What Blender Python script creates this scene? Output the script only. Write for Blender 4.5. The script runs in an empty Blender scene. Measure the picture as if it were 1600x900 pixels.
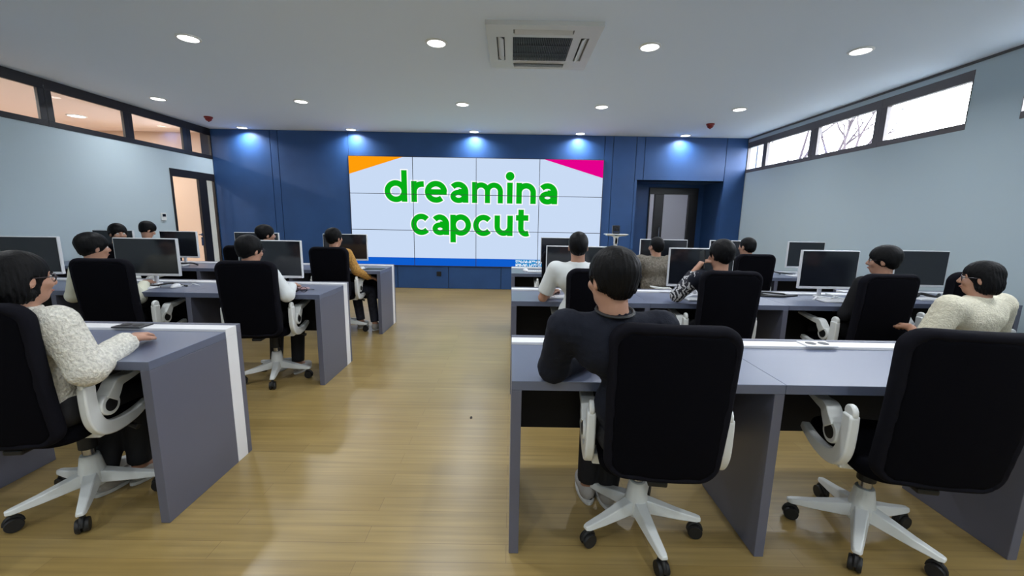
import bpy, bmesh, math, random
import numpy as np
from mathutils import Vector, Matrix

scene = bpy.context.scene
COL = scene.collection
PI = math.pi
random.seed(7)

# ------------------------------------------------------------------ camera
FPX, PITCH, YAW, ROLL, HC = 636.13, .1665, .0042, .0171, 1.3576
def _cam_vec(x, d, v):
    c, s = math.cos(PITCH), math.sin(PITCH)
    y = c * d - s * v; z = -s * d - c * v
    c, s = math.cos(YAW), math.sin(YAW)
    return Vector((c * x + s * y, -s * x + c * y, z))
cr, sr = math.cos(ROLL), math.sin(ROLL)
right = _cam_vec(cr, 0, -sr)
up = -_cam_vec(sr, 0, cr)
fwd = _cam_vec(0, 1, 0)
cam_data = bpy.data.cameras.new('camera')
cam = bpy.data.objects.new('camera', cam_data)
COL.objects.link(cam)
cam_data.sensor_width = 36.0
cam_data.lens = FPX / 1600.0 * 36.0
cam_data.clip_start = .02
M = Matrix((right, up, -fwd)).transposed().to_4x4()
M.translation = Vector((0, 0, HC))
cam.matrix_world = M
scene.camera = cam

# ------------------------------------------------------------------ world, exposure
scene.view_settings.view_transform = 'Standard'
scene.view_settings.look = 'None'
scene.view_settings.gamma = 1.0
scene.view_settings.use_curve_mapping = False
scene.view_settings.exposure = 0.0
LAMP_W = 12.5            # each ceiling downlight
SKY = 20.0
world = bpy.data.worlds.new('overcast_sky')
scene.world = world
world.use_nodes = True
bg = world.node_tree.nodes['Background']
bg.inputs[0].default_value = (.90, .93, 1.0, 1)
bg.inputs[1].default_value = SKY

# ------------------------------------------------------------------ materials
MATS = {}
def mat(name, col, rough=.5, metal=0., spec=.5, bump=None, var=None, emit=None, coat=0.):
    """bump=(scale, strength, stretch xyz), var=(scale, amount, stretch): noise relief / slight colour variation"""
    if name in MATS: return MATS[name]
    m = bpy.data.materials.new(name); m.use_nodes = True
    nt = m.node_tree; b = nt.nodes['Principled BSDF']
    b.inputs['Base Color'].default_value = (*col, 1)
    b.inputs['Roughness'].default_value = rough
    b.inputs['Metallic'].default_value = metal
    b.inputs['Specular IOR Level'].default_value = spec
    if coat: b.inputs['Coat Weight'].default_value = coat
    def noise(scale, st, kind='ShaderNodeTexNoise'):
        tc = nt.nodes.new('ShaderNodeTexCoord'); mp = nt.nodes.new('ShaderNodeMapping')
        mp.inputs['Scale'].default_value = st
        nt.links.new(tc.outputs['Object'], mp.inputs['Vector'])
        n = nt.nodes.new(kind); n.inputs['Scale'].default_value = scale
        if kind == 'ShaderNodeTexNoise': n.inputs['Detail'].default_value = 4
        nt.links.new(mp.outputs[0], n.inputs['Vector'])
        return n
    if var:
        n = noise(var[0], var[2] if len(var) > 2 else (1, 1, 1))
        r = nt.nodes.new('ShaderNodeValToRGB')
        a = var[1]
        r.color_ramp.elements[0].position = .3; r.color_ramp.elements[1].position = .7
        r.color_ramp.elements[0].color = (*[c * (1 - a) for c in col], 1)
        r.color_ramp.elements[1].color = (*[min(1, c * (1 + a)) for c in col], 1)
        nt.links.new(n.outputs[0], r.inputs[0]); nt.links.new(r.outputs[0], b.inputs['Base Color'])
    if bump:
        n = noise(bump[0], bump[2] if len(bump) > 2 else (1, 1, 1))
        bp = nt.nodes.new('ShaderNodeBump'); bp.inputs['Strength'].default_value = bump[1]
        bp.inputs['Distance'].default_value = bump[3] if len(bump) > 3 else .004
        nt.links.new(n.outputs[0], bp.inputs['Height']); nt.links.new(bp.outputs[0], b.inputs['Normal'])
    if emit is not None:
        b.inputs['Emission Color'].default_value = (*(emit[:3]), 1)
        b.inputs['Emission Strength'].default_value = emit[3]
    MATS[name] = m
    return m

def srgb(r, g, b):
    return tuple(((c / 255) / 12.92 if c / 255 <= .04045 else ((c / 255 + .055) / 1.055) ** 2.4) for c in (r, g, b))

m_wall = mat('wall_paint', (.49, .59, .645), .75, bump=(180, .05))
m_ceil = mat('ceiling_paint', (.78, .88, 1.0), .8)
m_blue = mat('blue_panel', (.028, .083, .235), .45, spec=.35, var=(3, .08), bump=(240, .04))
m_groove = mat('panel_groove', (.012, .018, .035), .7)
m_black = mat('black_aluminium', (.012, .011, .014), .4)
m_desk = mat('grey_laminate', (.105, .125, .195), .36, spec=1., bump=(300, .03))
m_side = mat('grey_side_board', (.105, .112, .160), .40, spec=.8, bump=(300, .04))
m_dark = mat('charcoal_board', (.016, .016, .019), .6, spec=.2, bump=(300, .04))
m_strip = mat('white_aluminium', (.80, .80, .83), .35)
m_white = mat('white_plastic', (.78, .80, .79), .32)
m_fabric = mat('black_mesh_fabric', (.003, .003, .005), .9, spec=.05, bump=(900, .15))
m_fabric2 = mat('black_edge_fabric', (.007, .007, .011), .85, spec=.08, bump=(700, .15))
m_rubber = mat('black_rubber', (.008, .008, .009), .55)
m_steel = mat('steel', (.45, .45, .46), .25, metal=1.)
m_screen = mat('dark_monitor_glass', (.010, .012, .018), .16, spec=.7)
m_bezel = mat('silver_bezel', (.72, .73, .76), .35)
m_key = mat('white_keys', (.82, .83, .86), .4)
m_cable = mat('black_cable', (.01, .01, .012), .5)
m_hair = mat('black_hair', (.004, .004, .005), .5, spec=.14, bump=(60, .35, (3.5, 3.5, .5)))
m_skin = mat('skin', (.46, .245, .165), .5, bump=(120, .05))
m_lip = mat('lip', (.33, .12, .10), .45)
m_red = mat('red_plastic', (.22, .012, .012), .35)
m_concrete = mat('outdoor_ground', (.10, .10, .095), .9, var=(2, .15))
m_warm = mat('warm_plaster', (.84, .72, .67), .8)
m_warm2 = mat('warm_wall', (.64, .49, .38), .8)
m_grey = mat('grey_plaster', (.42, .43, .46), .8)

def glass_mat(name, tint=(1, 1, 1), refl=.10):
    m = bpy.data.materials.new(name); m.use_nodes = True
    nt = m.node_tree; nt.nodes.clear()
    out = nt.nodes.new('ShaderNodeOutputMaterial')
    t = nt.nodes.new('ShaderNodeBsdfTransparent'); t.inputs[0].default_value = (*tint, 1)
    g = nt.nodes.new('ShaderNodeBsdfGlossy'); g.inputs['Roughness'].default_value = .02
    lf = nt.nodes.new('ShaderNodeLayerWeight'); lf.inputs[0].default_value = .35
    lw = nt.nodes.new('ShaderNodeMapRange'); lw.inputs[3].default_value = .02; lw.inputs[4].default_value = refl * 2
    nt.links.new(lf.outputs['Facing'], lw.inputs[0])
    mx = nt.nodes.new('ShaderNodeMixShader')
    nt.links.new(lw.outputs[0], mx.inputs[0]); nt.links.new(t.outputs[0], mx.inputs[1])
    nt.links.new(g.outputs[0], mx.inputs[2]); nt.links.new(mx.outputs[0], out.inputs[0])
    MATS[name] = m
    return m
m_glass = glass_mat('window_glass', (.96, .97, .97))
m_glass_dark = glass_mat('smoked_glass', (.9, .9, .93))

def emit_mat(name, col, s=1.):
    m = bpy.data.materials.new(name); m.use_nodes = True
    nt = m.node_tree; nt.nodes.clear()
    out = nt.nodes.new('ShaderNodeOutputMaterial'); e = nt.nodes.new('ShaderNodeEmission')
    e.inputs[0].default_value = (*col, 1); e.inputs[1].default_value = s
    nt.links.new(e.outputs[0], out.inputs[0]); MATS[name] = m
    return m
m_lamp = emit_mat('lamp_diffuser', (1., .99, .97), 6.)

def floor_mat():
    m = bpy.data.materials.new('bamboo_floor'); m.use_nodes = True
    nt = m.node_tree; b = nt.nodes['Principled BSDF']
    L = nt.links.new
    tc = nt.nodes.new('ShaderNodeTexCoord')
    def mapped(sc):
        mp = nt.nodes.new('ShaderNodeMapping'); mp.inputs['Scale'].default_value = sc
        L(tc.outputs['Object'], mp.inputs[0]); return mp
    br = nt.nodes.new('ShaderNodeTexBrick')
    br.inputs['Color1'].default_value = (.330, .232, .084, 1)
    br.inputs['Color2'].default_value = (.290, .198, .066, 1)
    br.inputs['Mortar'].default_value = (.21, .135, .05, 1)
    br.inputs['Scale'].default_value = 1.0
    br.inputs['Mortar Size'].default_value = .0012
    br.inputs['Brick Width'].default_value = 1.2
    br.inputs['Row Height'].default_value = .095
    L(mapped((1, 1, 1)).outputs[0], br.inputs['Vector'])
    n = nt.nodes.new('ShaderNodeTexNoise'); n.inputs['Scale'].default_value = 1; n.inputs['Detail'].default_value = 6
    L(mapped((1.6, 46, 1)).outputs[0], n.inputs['Vector'])
    n2 = nt.nodes.new('ShaderNodeTexNoise'); n2.inputs['Scale'].default_value = 1.1; n2.inputs['Detail'].default_value = 3
    L(mapped((1, 1, 1)).outputs[0], n2.inputs['Vector'])
    r = nt.nodes.new('ShaderNodeMapRange'); r.inputs[1].default_value = .3; r.inputs[2].default_value = .7
    r.inputs[3].default_value = .82; r.inputs[4].default_value = 1.14
    L(n.outputs[0], r.inputs[0])
    r2 = nt.nodes.new('ShaderNodeMapRange'); r2.inputs[1].default_value = .3; r2.inputs[2].default_value = .7
    r2.inputs[3].default_value = .9; r2.inputs[4].default_value = 1.1
    L(n2.outputs[0], r2.inputs[0])
    mm = nt.nodes.new('ShaderNodeMath'); mm.operation = 'MULTIPLY'; L(r.outputs[0], mm.inputs[0]); L(r2.outputs[0], mm.inputs[1])
    vm = nt.nodes.new('ShaderNodeVectorMath'); vm.operation = 'SCALE'
    L(br.outputs['Color'], vm.inputs[0]); L(mm.outputs[0], vm.inputs['Scale'])
    L(vm.outputs[0], b.inputs['Base Color'])
    rr = nt.nodes.new('ShaderNodeMapRange'); rr.inputs[3].default_value = .27; rr.inputs[4].default_value = .37
    L(n2.outputs[0], rr.inputs[0]); L(rr.outputs[0], b.inputs['Roughness'])
    b.inputs['Specular IOR Level'].default_value = .8
    bp = nt.nodes.new('ShaderNodeBump'); bp.inputs['Strength'].default_value = .08; bp.inputs['Distance'].default_value = .002
    L(n.outputs[0], bp.inputs['Height']); L(bp.outputs[0], b.inputs['Normal'])
    return m
m_floor = floor_mat()

# ------------------------------------------------------------------ mesh helpers
class MB:
    def __init__(s): s.v = []; s.f = []; s.mi = []
    def add(s, vs, fs, mi=0):
        o = len(s.v); s.v += [tuple(v) for v in vs]; s.f += [tuple(i + o for i in f) for f in fs]; s.mi += [mi] * len(fs)
        return s
    def box(s, x0, x1, y0, y1, z0, z1, mi=0):
        return s.add([(x, y, z) for z in (z0, z1) for y in (y0, y1) for x in (x0, x1)],
                     [(0, 2, 3, 1), (4, 5, 7, 6), (0, 1, 5, 4), (2, 6, 7, 3), (0, 4, 6, 2), (1, 3, 7, 5)], mi)
    def hexa(s, a, b, mi=0):
        """a, b: two quads (4 points each) joined into a solid"""
        return s.add(list(a) + list(b), [(3, 2, 1, 0), (4, 5, 6, 7), (0, 1, 5, 4), (1, 2, 6, 5), (2, 3, 7, 6), (3, 0, 4, 7)], mi)
    def lathe(s, prof, c=(0, 0, 0), n=24, axis='z', mi=0, cap=True):
        vs = []; fs = []
        for r, h in prof:
            for k in range(n):
                a = 2 * PI * k / n; p = (r * math.cos(a), r * math.sin(a), h)
                if axis == 'x': p = (p[2], p[0], p[1])
                if axis == 'y': p = (p[1], p[2], p[0])
                vs.append((p[0] + c[0], p[1] + c[1], p[2] + c[2]))
        for i in range(len(prof) - 1):
            for k in range(n):
                k2 = (k + 1) % n
                fs.append((i * n + k, i * n + k2, (i + 1) * n + k2, (i + 1) * n + k))
        if cap:
            fs.append(tuple(range(n))[::-1]); fs.append(tuple((len(prof) - 1) * n + k for k in range(n)))
        return s.add(vs, fs, mi)
    def tube(s, pts, r, n=8, mi=0):
        pts = [Vector(p) for p in pts]; rs = r if isinstance(r, (list, tuple)) else [r] * len(pts)
        vs = []; fs = []; u = None
        for i, p in enumerate(pts):
            t = (pts[min(i + 1, len(pts) - 1)] - pts[max(i - 1, 0)]).normalized()
            if u is None:
                u = t.orthogonal().normalized()
            u = (u - t * u.dot(t)).normalized(); w = t.cross(u)
            for k in range(n):
                a = 2 * PI * k / n
                vs.append(p + (u * math.cos(a) + w * math.sin(a)) * rs[i])
        for i in range(len(pts) - 1):
            for k in range(n):
                k2 = (k + 1) % n
                fs.append((i * n + k, i * n + k2, (i + 1) * n + k2, (i + 1) * n + k))
        fs.append(tuple(range(n))[::-1]); fs.append(tuple((len(pts) - 1) * n + k for k in range(n)))
        return s.add(vs, fs, mi)
    def ribbon(s, path, width, d0, d1, plane='yz', mi=0, closed=False):
        """a strip of given half widths along a 2D path, extruded from d0 to d1 across the plane"""
        P = [Vector(p) for p in path]; n = len(P)
        W = width if isinstance(width, (list, tuple)) else [width] * n
        A = []; B = []
        for i in range(n):
            if closed: t = P[(i + 1) % n] - P[i - 1]
            else: t = P[min(i + 1, n - 1)] - P[max(i - 1, 0)]
            t.normalize(); nn = Vector((-t.y, t.x))
            A.append(P[i] + nn * W[i]); B.append(P[i] - nn * W[i])
        def to3(p, d):
            if plane == 'yz': return (d, p.x, p.y)
            if plane == 'xz': return (p.x, d, p.y)
            return (p.x, p.y, d)
        vs = []; fs = []
        for i in range(n):
            vs += [to3(A[i], d0), to3(B[i], d0), to3(B[i], d1), to3(A[i], d1)]
        m = n if closed else n - 1
        for i in range(m):
            j = (i + 1) % n
            for k in range(4):
                k2 = (k + 1) % 4
                fs.append((i * 4 + k, i * 4 + k2, j * 4 + k2, j * 4 + k))
        if not closed:
            fs.append((3, 2, 1, 0)); e = (n - 1) * 4; fs.append((e, e + 1, e + 2, e + 3))
        return s.add(vs, fs, mi)
    def prism(s, poly, d0, d1, plane='xz', mi=0):
        def to3(p, d):
            if plane == 'yz': return (d, p[0], p[1])
            if plane == 'xz': return (p[0], d, p[1])
            return (p[0], p[1], d)
        n = len(poly)
        vs = [to3(p, d0) for p in poly] + [to3(p, d1) for p in poly]
        fs = [tuple(range(n)), tuple(range(2 * n - 1, n - 1, -1))] + [(k, (k + 1) % n, n + (k + 1) % n, n + k) for k in range(n)]
        return s.add(vs, fs, mi)
    def sphere(s, c, r, nu=16, nv=10, mi=0):
        r = r if isinstance(r, (tuple, list)) else (r, r, r)
        prof = []
        vs = [(c[0], c[1], c[2] - r[2])]; fs = []
        for i in range(1, nv):
            a = -PI / 2 + PI * i / nv
            for k in range(nu):
                b = 2 * PI * k / nu
                vs.append((c[0] + r[0] * math.cos(a) * math.cos(b), c[1] + r[1] * math.cos(a) * math.sin(b), c[2] + r[2] * math.sin(a)))
        vs.append((c[0], c[1], c[2] + r[2])); T = len(vs) - 1
        for k in range(nu):
            k2 = (k + 1) % nu
            fs.append((0, 1 + k2, 1 + k)); fs.append((T, T - nu + k, T - nu + k2))
            for i in range(nv - 2):
                fs.append((1 + i * nu + k, 1 + i * nu + k2, 1 + (i + 1) * nu + k2, 1 + (i + 1) * nu + k))
        return s.add(vs, fs, mi)
    def build(s, name, mats, parent=None, bevel=0., smooth=False, loc=None, rot=None, seg=2):
        me = bpy.data.meshes.new(name); me.from_pydata(s.v, [], s.f)
        for m in (mats if isinstance(mats, (list, tuple)) else [mats]): me.materials.append(m)
        if any(s.mi): me.polygons.foreach_set('material_index', s.mi)
        bm = bmesh.new(); bm.from_mesh(me); bmesh.ops.recalc_face_normals(bm, faces=bm.faces); bm.to_mesh(me); bm.free()
        if smooth:
            me.polygons.foreach_set('use_smooth', [True] * len(me.polygons))
            me.set_sharp_from_angle(angle=math.radians(38 if smooth is True else smooth))
        o = bpy.data.objects.new(name, me); COL.objects.link(o)
        if loc: o.location = loc
        if rot: o.rotation_euler = rot
        if parent is not None: o.parent = parent
        if bevel:
            b = o.modifiers.new('bevel', 'BEVEL'); b.width = bevel; b.segments = seg; b.limit_method = 'ANGLE'; b.angle_limit = math.radians(40)
        return o

def tag(o, label, cat, group=None):
    o['label'] = label; o['category'] = cat
    if group: o['group'] = group
    return o
def struct(o, label=None):
    o['kind'] = 'structure'
    if label: o['label'] = label
    return o
def empty(name, loc=(0, 0, 0), rz=0.):
    o = bpy.data.objects.new(name, None); COL.objects.link(o)
    o.location = loc; o.rotation_euler = (0, 0, rz); o.empty_display_size = .1
    return o
def copy_tree(o, parent=None):
    kids = [c for c in ALLKIDS.get(o.name, o.children)]
    c = o.copy(); COL.objects.link(c)
    if parent is not None: c.parent = parent
    for k in kids: copy_tree(k, c)
    return c
ALLKIDS = {}
def catmull(pts, n=6):
    P = [Vector(p) for p in pts]; out = []
    for i in range(len(P) - 1):
        a = P[max(i - 1, 0)]; b = P[i]; c = P[i + 1]; d = P[min(i + 2, len(P) - 1)]
        for k in range(n):
            t = k / n
            out.append(.5 * ((2 * b) + (c - a) * t + (2 * a - 5 * b + 4 * c - d) * t * t + (-a + 3 * b - 3 * c + d) * t ** 3))
    out.append(P[-1]); return out
def lerpw(ws, n):
    out = []
    for i in range(len(ws) - 1):
        for k in range(n): out.append(ws[i] + (ws[i + 1] - ws[i]) * k / n)
    out.append(ws[-1]); return out

# ------------------------------------------------------------------ room shell
XL, XR, YB, H, YR = -5.59, 4.378, 7.89, 2.914, -2.6
struct(MB().box(XL - .2, XR + .2, YR - .2, 9.6, -.12, 0).build('floor', m_floor), 'honey coloured bamboo plank floor')
struct(MB().box(XL - .0, XR + .0, YR, YB + .02, H, H + .15).build('ceiling', m_ceil), 'plain grey white plaster ceiling')
struct(MB().box(XL - .2, XR + .2, YR - .2, YR, 0, H + .15).build('wall_rear', m_wall), 'pale wall behind the camera')

# left wall with clerestory band and glass door (openings left free)
WT = .16
def wall_x(name, x0, x1, bands, label):
    """bands: boxes (y0,y1,z0,z1) forming one wall"""
    b = MB()
    for y0, y1, z0, z1 in bands: b.box(x0, x1, y0, y1, z0, z1)
    return struct(b.build(name, m_wall), label)
D0, D1, DZ = 6.87, 7.87, 2.095
wall_x('wall_left', XL - WT, XL, [(YR, D0, 0, 2.37), (D0, D1, DZ, 2.37), (D1, YB + .2, 0, 2.37), (YR, YB + .2, H, H + .15),
                                  (YR, .9, 2.37, H)], 'pale blue grey wall under the strip windows')
wall_x('wall_right', XR, XR + WT, [(YR, YB + .2, 0, 2.29), (YR, YB + .2, 2.835, H + .15), (3.71, 4.14, 2.29, 2.835), (7.88, YB + .2, 2.29, 2.835),
                                   (YR, -.4, 2.29, 2.835)], 'pale grey wall under the bright windows')

def window(name, xa, xb, y0, y1, z0, z1, pane, ft, fb, fs, fm, label):
    """one light of a strip window: black frame with a pane"""
    e = struct(empty(name, ((xa + xb) / 2, (y0 + y1) / 2, z0)), label)
    cx, cy, cz = e.location
    def B(n, *b, m=fm, bev=.003):
        return MB().box(b[0] - cx, b[1] - cx, b[2] - cy, b[3] - cy, b[4] - cz, b[5] - cz).build(n, m, e, bev)
    p0, p1 = pane
    B('sill_rail', xa, xb, y0, y1, z0, z0 + fb); B('head_rail', xa, xb, y0, y1, z1 - ft, z1)
    B('mullion', xa, xb, y0, p0, z0 + fb, z1 - ft); B('mullion', xa, xb, p1, y1, z0 + fb, z1 - ft)
    B('pane', (xa + xb) / 2 - .004, (xa + xb) / 2 + .004, p0, p1, z0 + fb, z1 - ft, m=m_glass, bev=0)
    return e
lw = [(.9, 2.05, .97, 1.98), (2.05, 3.0, 2.12, 2.93), (3.0, 4.05, 3.08, 3.97), (4.05, 5.165, 4.13, 5.09), (5.165, 6.23, 5.24, 6.16), (6.23, 7.31, 6.30, 7.22), (7.31, 7.88, 7.40, 7.86)]
for i, (y0, y1, p0, p1) in enumerate(lw):
    window('window_%d' % (i + 1), XL - .025, XL + .012, y0, y1, 2.37, H - .001, (p0, p1), .12, .065, 0, m_black,
           'black framed strip window light onto the corridor, number %s from the blue wall' % ['seven', 'six', 'five', 'four', 'three', 'two', 'one'][i])
m_wframe = mat('grey_window_frame', (.13, .115, .12), .45)
rw = [(-.4, .6, -.36, .53), (.6, 1.62, .68, 1.55), (1.62, 2.66, 1.70, 2.59), (2.66, 3.71, 2.74, 3.705), (4.14, 5.11, 4.15, 5.035), (5.11, 6.195, 5.185, 6.115), (6.195, 7.355, 6.275, 7.30), (7.355, 7.88, 7.41, 7.87)]
for i, (y0, y1, p0, p1) in enumerate(rw):
    window('window_%d' % (i + 8), XR - .004, XR + .05, y0, y1, 2.29, 2.835, (p0, p1), .10, .06, 0, m_wframe,
           'dark framed bright window light to the outdoors, number %s from the blue wall' % ['eight', 'seven', 'six', 'five', 'four', 'three', 'two', 'one'][i])
struct(MB().box(XR - .012, XR, 1., YB, H - .022, H).build('trim_1', mat('dark_trim', (.10, .10, .11), .6)), 'thin dark line between wall and ceiling')  # thin dark strip along the top of the window wall

# glass door in the left wall
d = struct(empty('door_1', (XL, (D0 + D1) / 2, 0)), 'black framed glass door onto the warm lit corridor')
def DB(n, y0, y1, z0, z1, m=m_black, x0=-.03, x1=.015, bev=.003):
    return MB().box(x0, x1, y0 - (D0 + D1) / 2, y1 - (D0 + D1) / 2, z0, z1).build(n, m, d, bev)
DB('head_rail', D0, D1, 1.97, DZ); DB('stile', D0, D0 + .035, 0, 1.97); DB('stile', 7.47, 7.66, 0, 1.97); DB('stile', 7.85, D1, 0, 1.97)
DB('rail', D0 + .035, 7.47, 0, .12); DB('rail', 7.66, 7.85, 0, .12)
DB('pane', D0 + .035, 7.47, .12, 1.97, m_glass, -.015, -.007, 0); DB('pane', 7.66, 7.85, .12, 1.97, m_glass, -.015, -.007, 0)
hb = MB().lathe([(.025, 0), (.025, .012)], (.015, .03, 1.0), 16, 'x').tube([(.027, .03, 1.0), (.055, .03, 1.0), (.06, .02, 1.0), (.06, -.09, 1.0)], .009)
hb.build('door_handle', m_steel, d, smooth=True)
MB().box(.015, .022, .005, .055, .80, .95).build('lock_plate', m_steel, d, .002)

# corridor behind the left wall
struct(MB().box(-9.6, XL - WT, 0, 9.6, 2.98, 3.1).build('ceiling_corridor', m_warm), 'warm beige corridor ceiling behind the strip windows')
struct(MB().box(-9.75, -9.6, 0, 9.6, 0, 3.1).build('wall_corridor', m_warm2), 'warm beige corridor wall')
struct(MB().box(-9.6, XL - WT, 8.6, 8.75, 0, 3.1).build('wall_corridor_end', m_warm2), 'warm beige end wall of the corridor')
struct(MB().box(-9.6, XL - WT, -.15, 0, 0, 3.1).build('wall_corridor_start', m_warm2), 'warm beige near end wall of the corridor')
struct(MB().box(-9.6, XL - .2, 0, 8.6, -.1, 0).build('floor_corridor', mat('corridor_tile', (.42, .33, .26), .5)), 'beige corridor floor')

# blue panelled back wall with a door recess
RX0, RX1, RZ, RD = 2.33, 3.99, 2.13, 8.67
bw = MB().box(XL - .2, RX0, YB + .012, YB + .2, 0, H + .15).box(RX1, XR + .2, YB + .012, YB + .2, 0, H + .15).box(RX0, RX1, YB + .012, YB + .2, RZ, H + .15)
wb = struct(bw.build('wall_back', m_groove), 'navy blue panelled wall around the video wall')
pans = [(-5.585, -4.49, 0, H), (-4.49, -4.35, 0, H), (-4.35, -3.05, 0, H), (-3.05, 1.71, 2.48, H),
        (-3.05, -2.2, 0, .44), (-2.2, -1.21, 0, .44), (-1.21, -.185, 0, .44), (-.185, .8, 0, .44), (.8, 1.71, 0, .44),
        (1.71, 1.87, 0, H), (1.87, 2.30, 0, H), (2.30, 2.46, RZ, H), (2.46, 3.98, RZ, H), (3.98, 4.373, 0, H)]
for x0, x1, z0, z1 in pans:
    MB().box(x0 + .005, x1 - .005, YB - .008, YB + .014, z0 + .004, z1 - .004).build('panel', m_blue, wb, .002)
MB().box(2.302, RX0 + .02, YB - .006, YB + .2, 0, RZ).build('panel', m_blue, wb)
# recess
rc = MB().box(RX0 - .1, RX0, YB + .2, RD + .1, 0, 2.3).box(RX1, RX1 + .1, YB + .2, RD + .1, 0, 2.3).box(RX0, RX1, YB + .2, RD + .1, RZ, 2.3)
rc.box(RX0, 2.85, RD, RD + .1, 0, RZ).box(3.87, RX1, RD, RD + .1, 0, RZ).box(2.85, 3.87, RD, RD + .1, 2.06, RZ)
struct(rc.build('wall_recess', m_blue), 'navy blue lining of the door recess')
struct(MB().box(RX1 - .001, RX1 + .02, YB + .012, YB + .2, 0, RZ).box(RX0, RX1, YB + .012, YB + .2, RZ, RZ + .01).build('trim_2', m_blue), 'navy blue reveal of the door recess')
d2 = struct(empty('door_2', (3.36, RD, 0)), 'black framed glass double door inside the blue recess')
def D2(n, x0, x1, z0, z1, m=m_black, y0=-.03, y1=.06, bev=.003):
    return MB().box(x0 - 3.36, x1 - 3.36, y0, y1, z0, z1).build(n, m, d2, bev)
D2('head_rail', 2.85, 3.87, 1.93, 2.06); D2('stile', 2.85, 2.875, 0, 1.93); D2('stile', 2.98, 3.16, 0, 1.93); D2('stile', 3.69, 3.87, 0, 1.93)
D2('rail', 2.875, 2.98, 0, .12); D2('rail', 3.16, 3.69, 0, .12)
D2('pane', 2.875, 2.98, .12, 1.93, m_glass_dark, .01, .018, 0); D2('pane', 3.16, 3.69, .12, 1.93, m_glass_dark, .01, .018, 0)
MB().tube([(-.27, -.03, 1.0), (-.27, -.07, 1.0), (-.27, -.07, 1.25), (-.27, -.03, 1.25)], .01).build('door_handle', m_steel, d2, smooth=True)
struct(MB().box(1.6, 5.6, 10.6, 10.7, 0, 3).box(1.5, 1.6, RD + .1, 10.7, 0, 3).box(5.6, 5.7, RD + .1, 10.7, 0, 3).box(1.5, 5.7, RD + .1, 10.7, 2.9, 3).box(1.5, RX0 - .1, RD + .09, RD + .1, 0, 3).box(RX1 + .1, 5.7, RD + .09, RD + .1, 0, 3)
       .build('wall_lobby', m_grey), 'plain grey lobby walls behind the glass door')
struct(MB().box(1.6, 5.6, 9.6, 10.6, -.1, 0).build('floor_lobby', m_floor), 'lobby floor')

# outdoors on the window side
struct(MB().box(XR + .25, 40, -20, 40, -.3, -.1).build('ground', m_concrete), 'grey ground outdoors')

# ------------------------------------------------------------------ video wall
SX0, SX1, SZ0, SZ1, SY = -3.045, 1.70, .452, 2.472, YB - .03
vw = tag(empty('video_wall', ((SX0 + SX1) / 2, YB, SZ0)), 'large lit video wall of twelve panels with green lettering', 'video wall')
VX, VY, VZ = vw.location
m_panel = emit_mat('screen_white', srgb(206, 224, 250), .95)
m_or = emit_mat('screen_orange', srgb(255, 158, 10)); m_mg = emit_mat('screen_magenta', srgb(228, 0, 140))
m_bl = emit_mat('screen_blue', srgb(14, 92, 205)); m_gr = emit_mat('screen_green', srgb(6, 172, 22)); m_ha = emit_mat('screen_bright_white', srgb(247, 251, 255))
m_seam = mat('panel_seam', (.03, .035, .06), .5)
pw = (SX1 - SX0) / 4; ph = (SZ1 - SZ0) / 3
for r in range(3):
    for c in range(4):
        x0 = SX0 + c * pw - VX; z0 = SZ0 + r * ph - VZ
        p = MB().box(x0 + .002, x0 + pw - .002, SY - VY, -.001, z0 + .002, z0 + ph - .002).build('screen_panel', m_panel, vw)
def flat(name, poly, m, e):
    return MB().prism([(x - VX, z - VZ) for x, z in poly], SY - VY - e, SY - VY - e + .0008, 'xz').build(name, m, vw)
flat('orange_corner', [(SX0, SZ1), (-2.03, SZ1), (SX0, 2.15)], m_or, .001)['label'] = 'orange triangle in the screen corner'
flat('magenta_corner', [(.59, SZ1), (SX1, SZ1), (SX1, 2.15)], m_mg, .001)['label'] = 'magenta triangle in the screen corner'
flat('blue_band', [(SX0, SZ0), (SX1, SZ0), (SX1, .60), (SX0, .60)], m_bl, .001)['label'] = 'blue band along the bottom of the screen'
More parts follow.
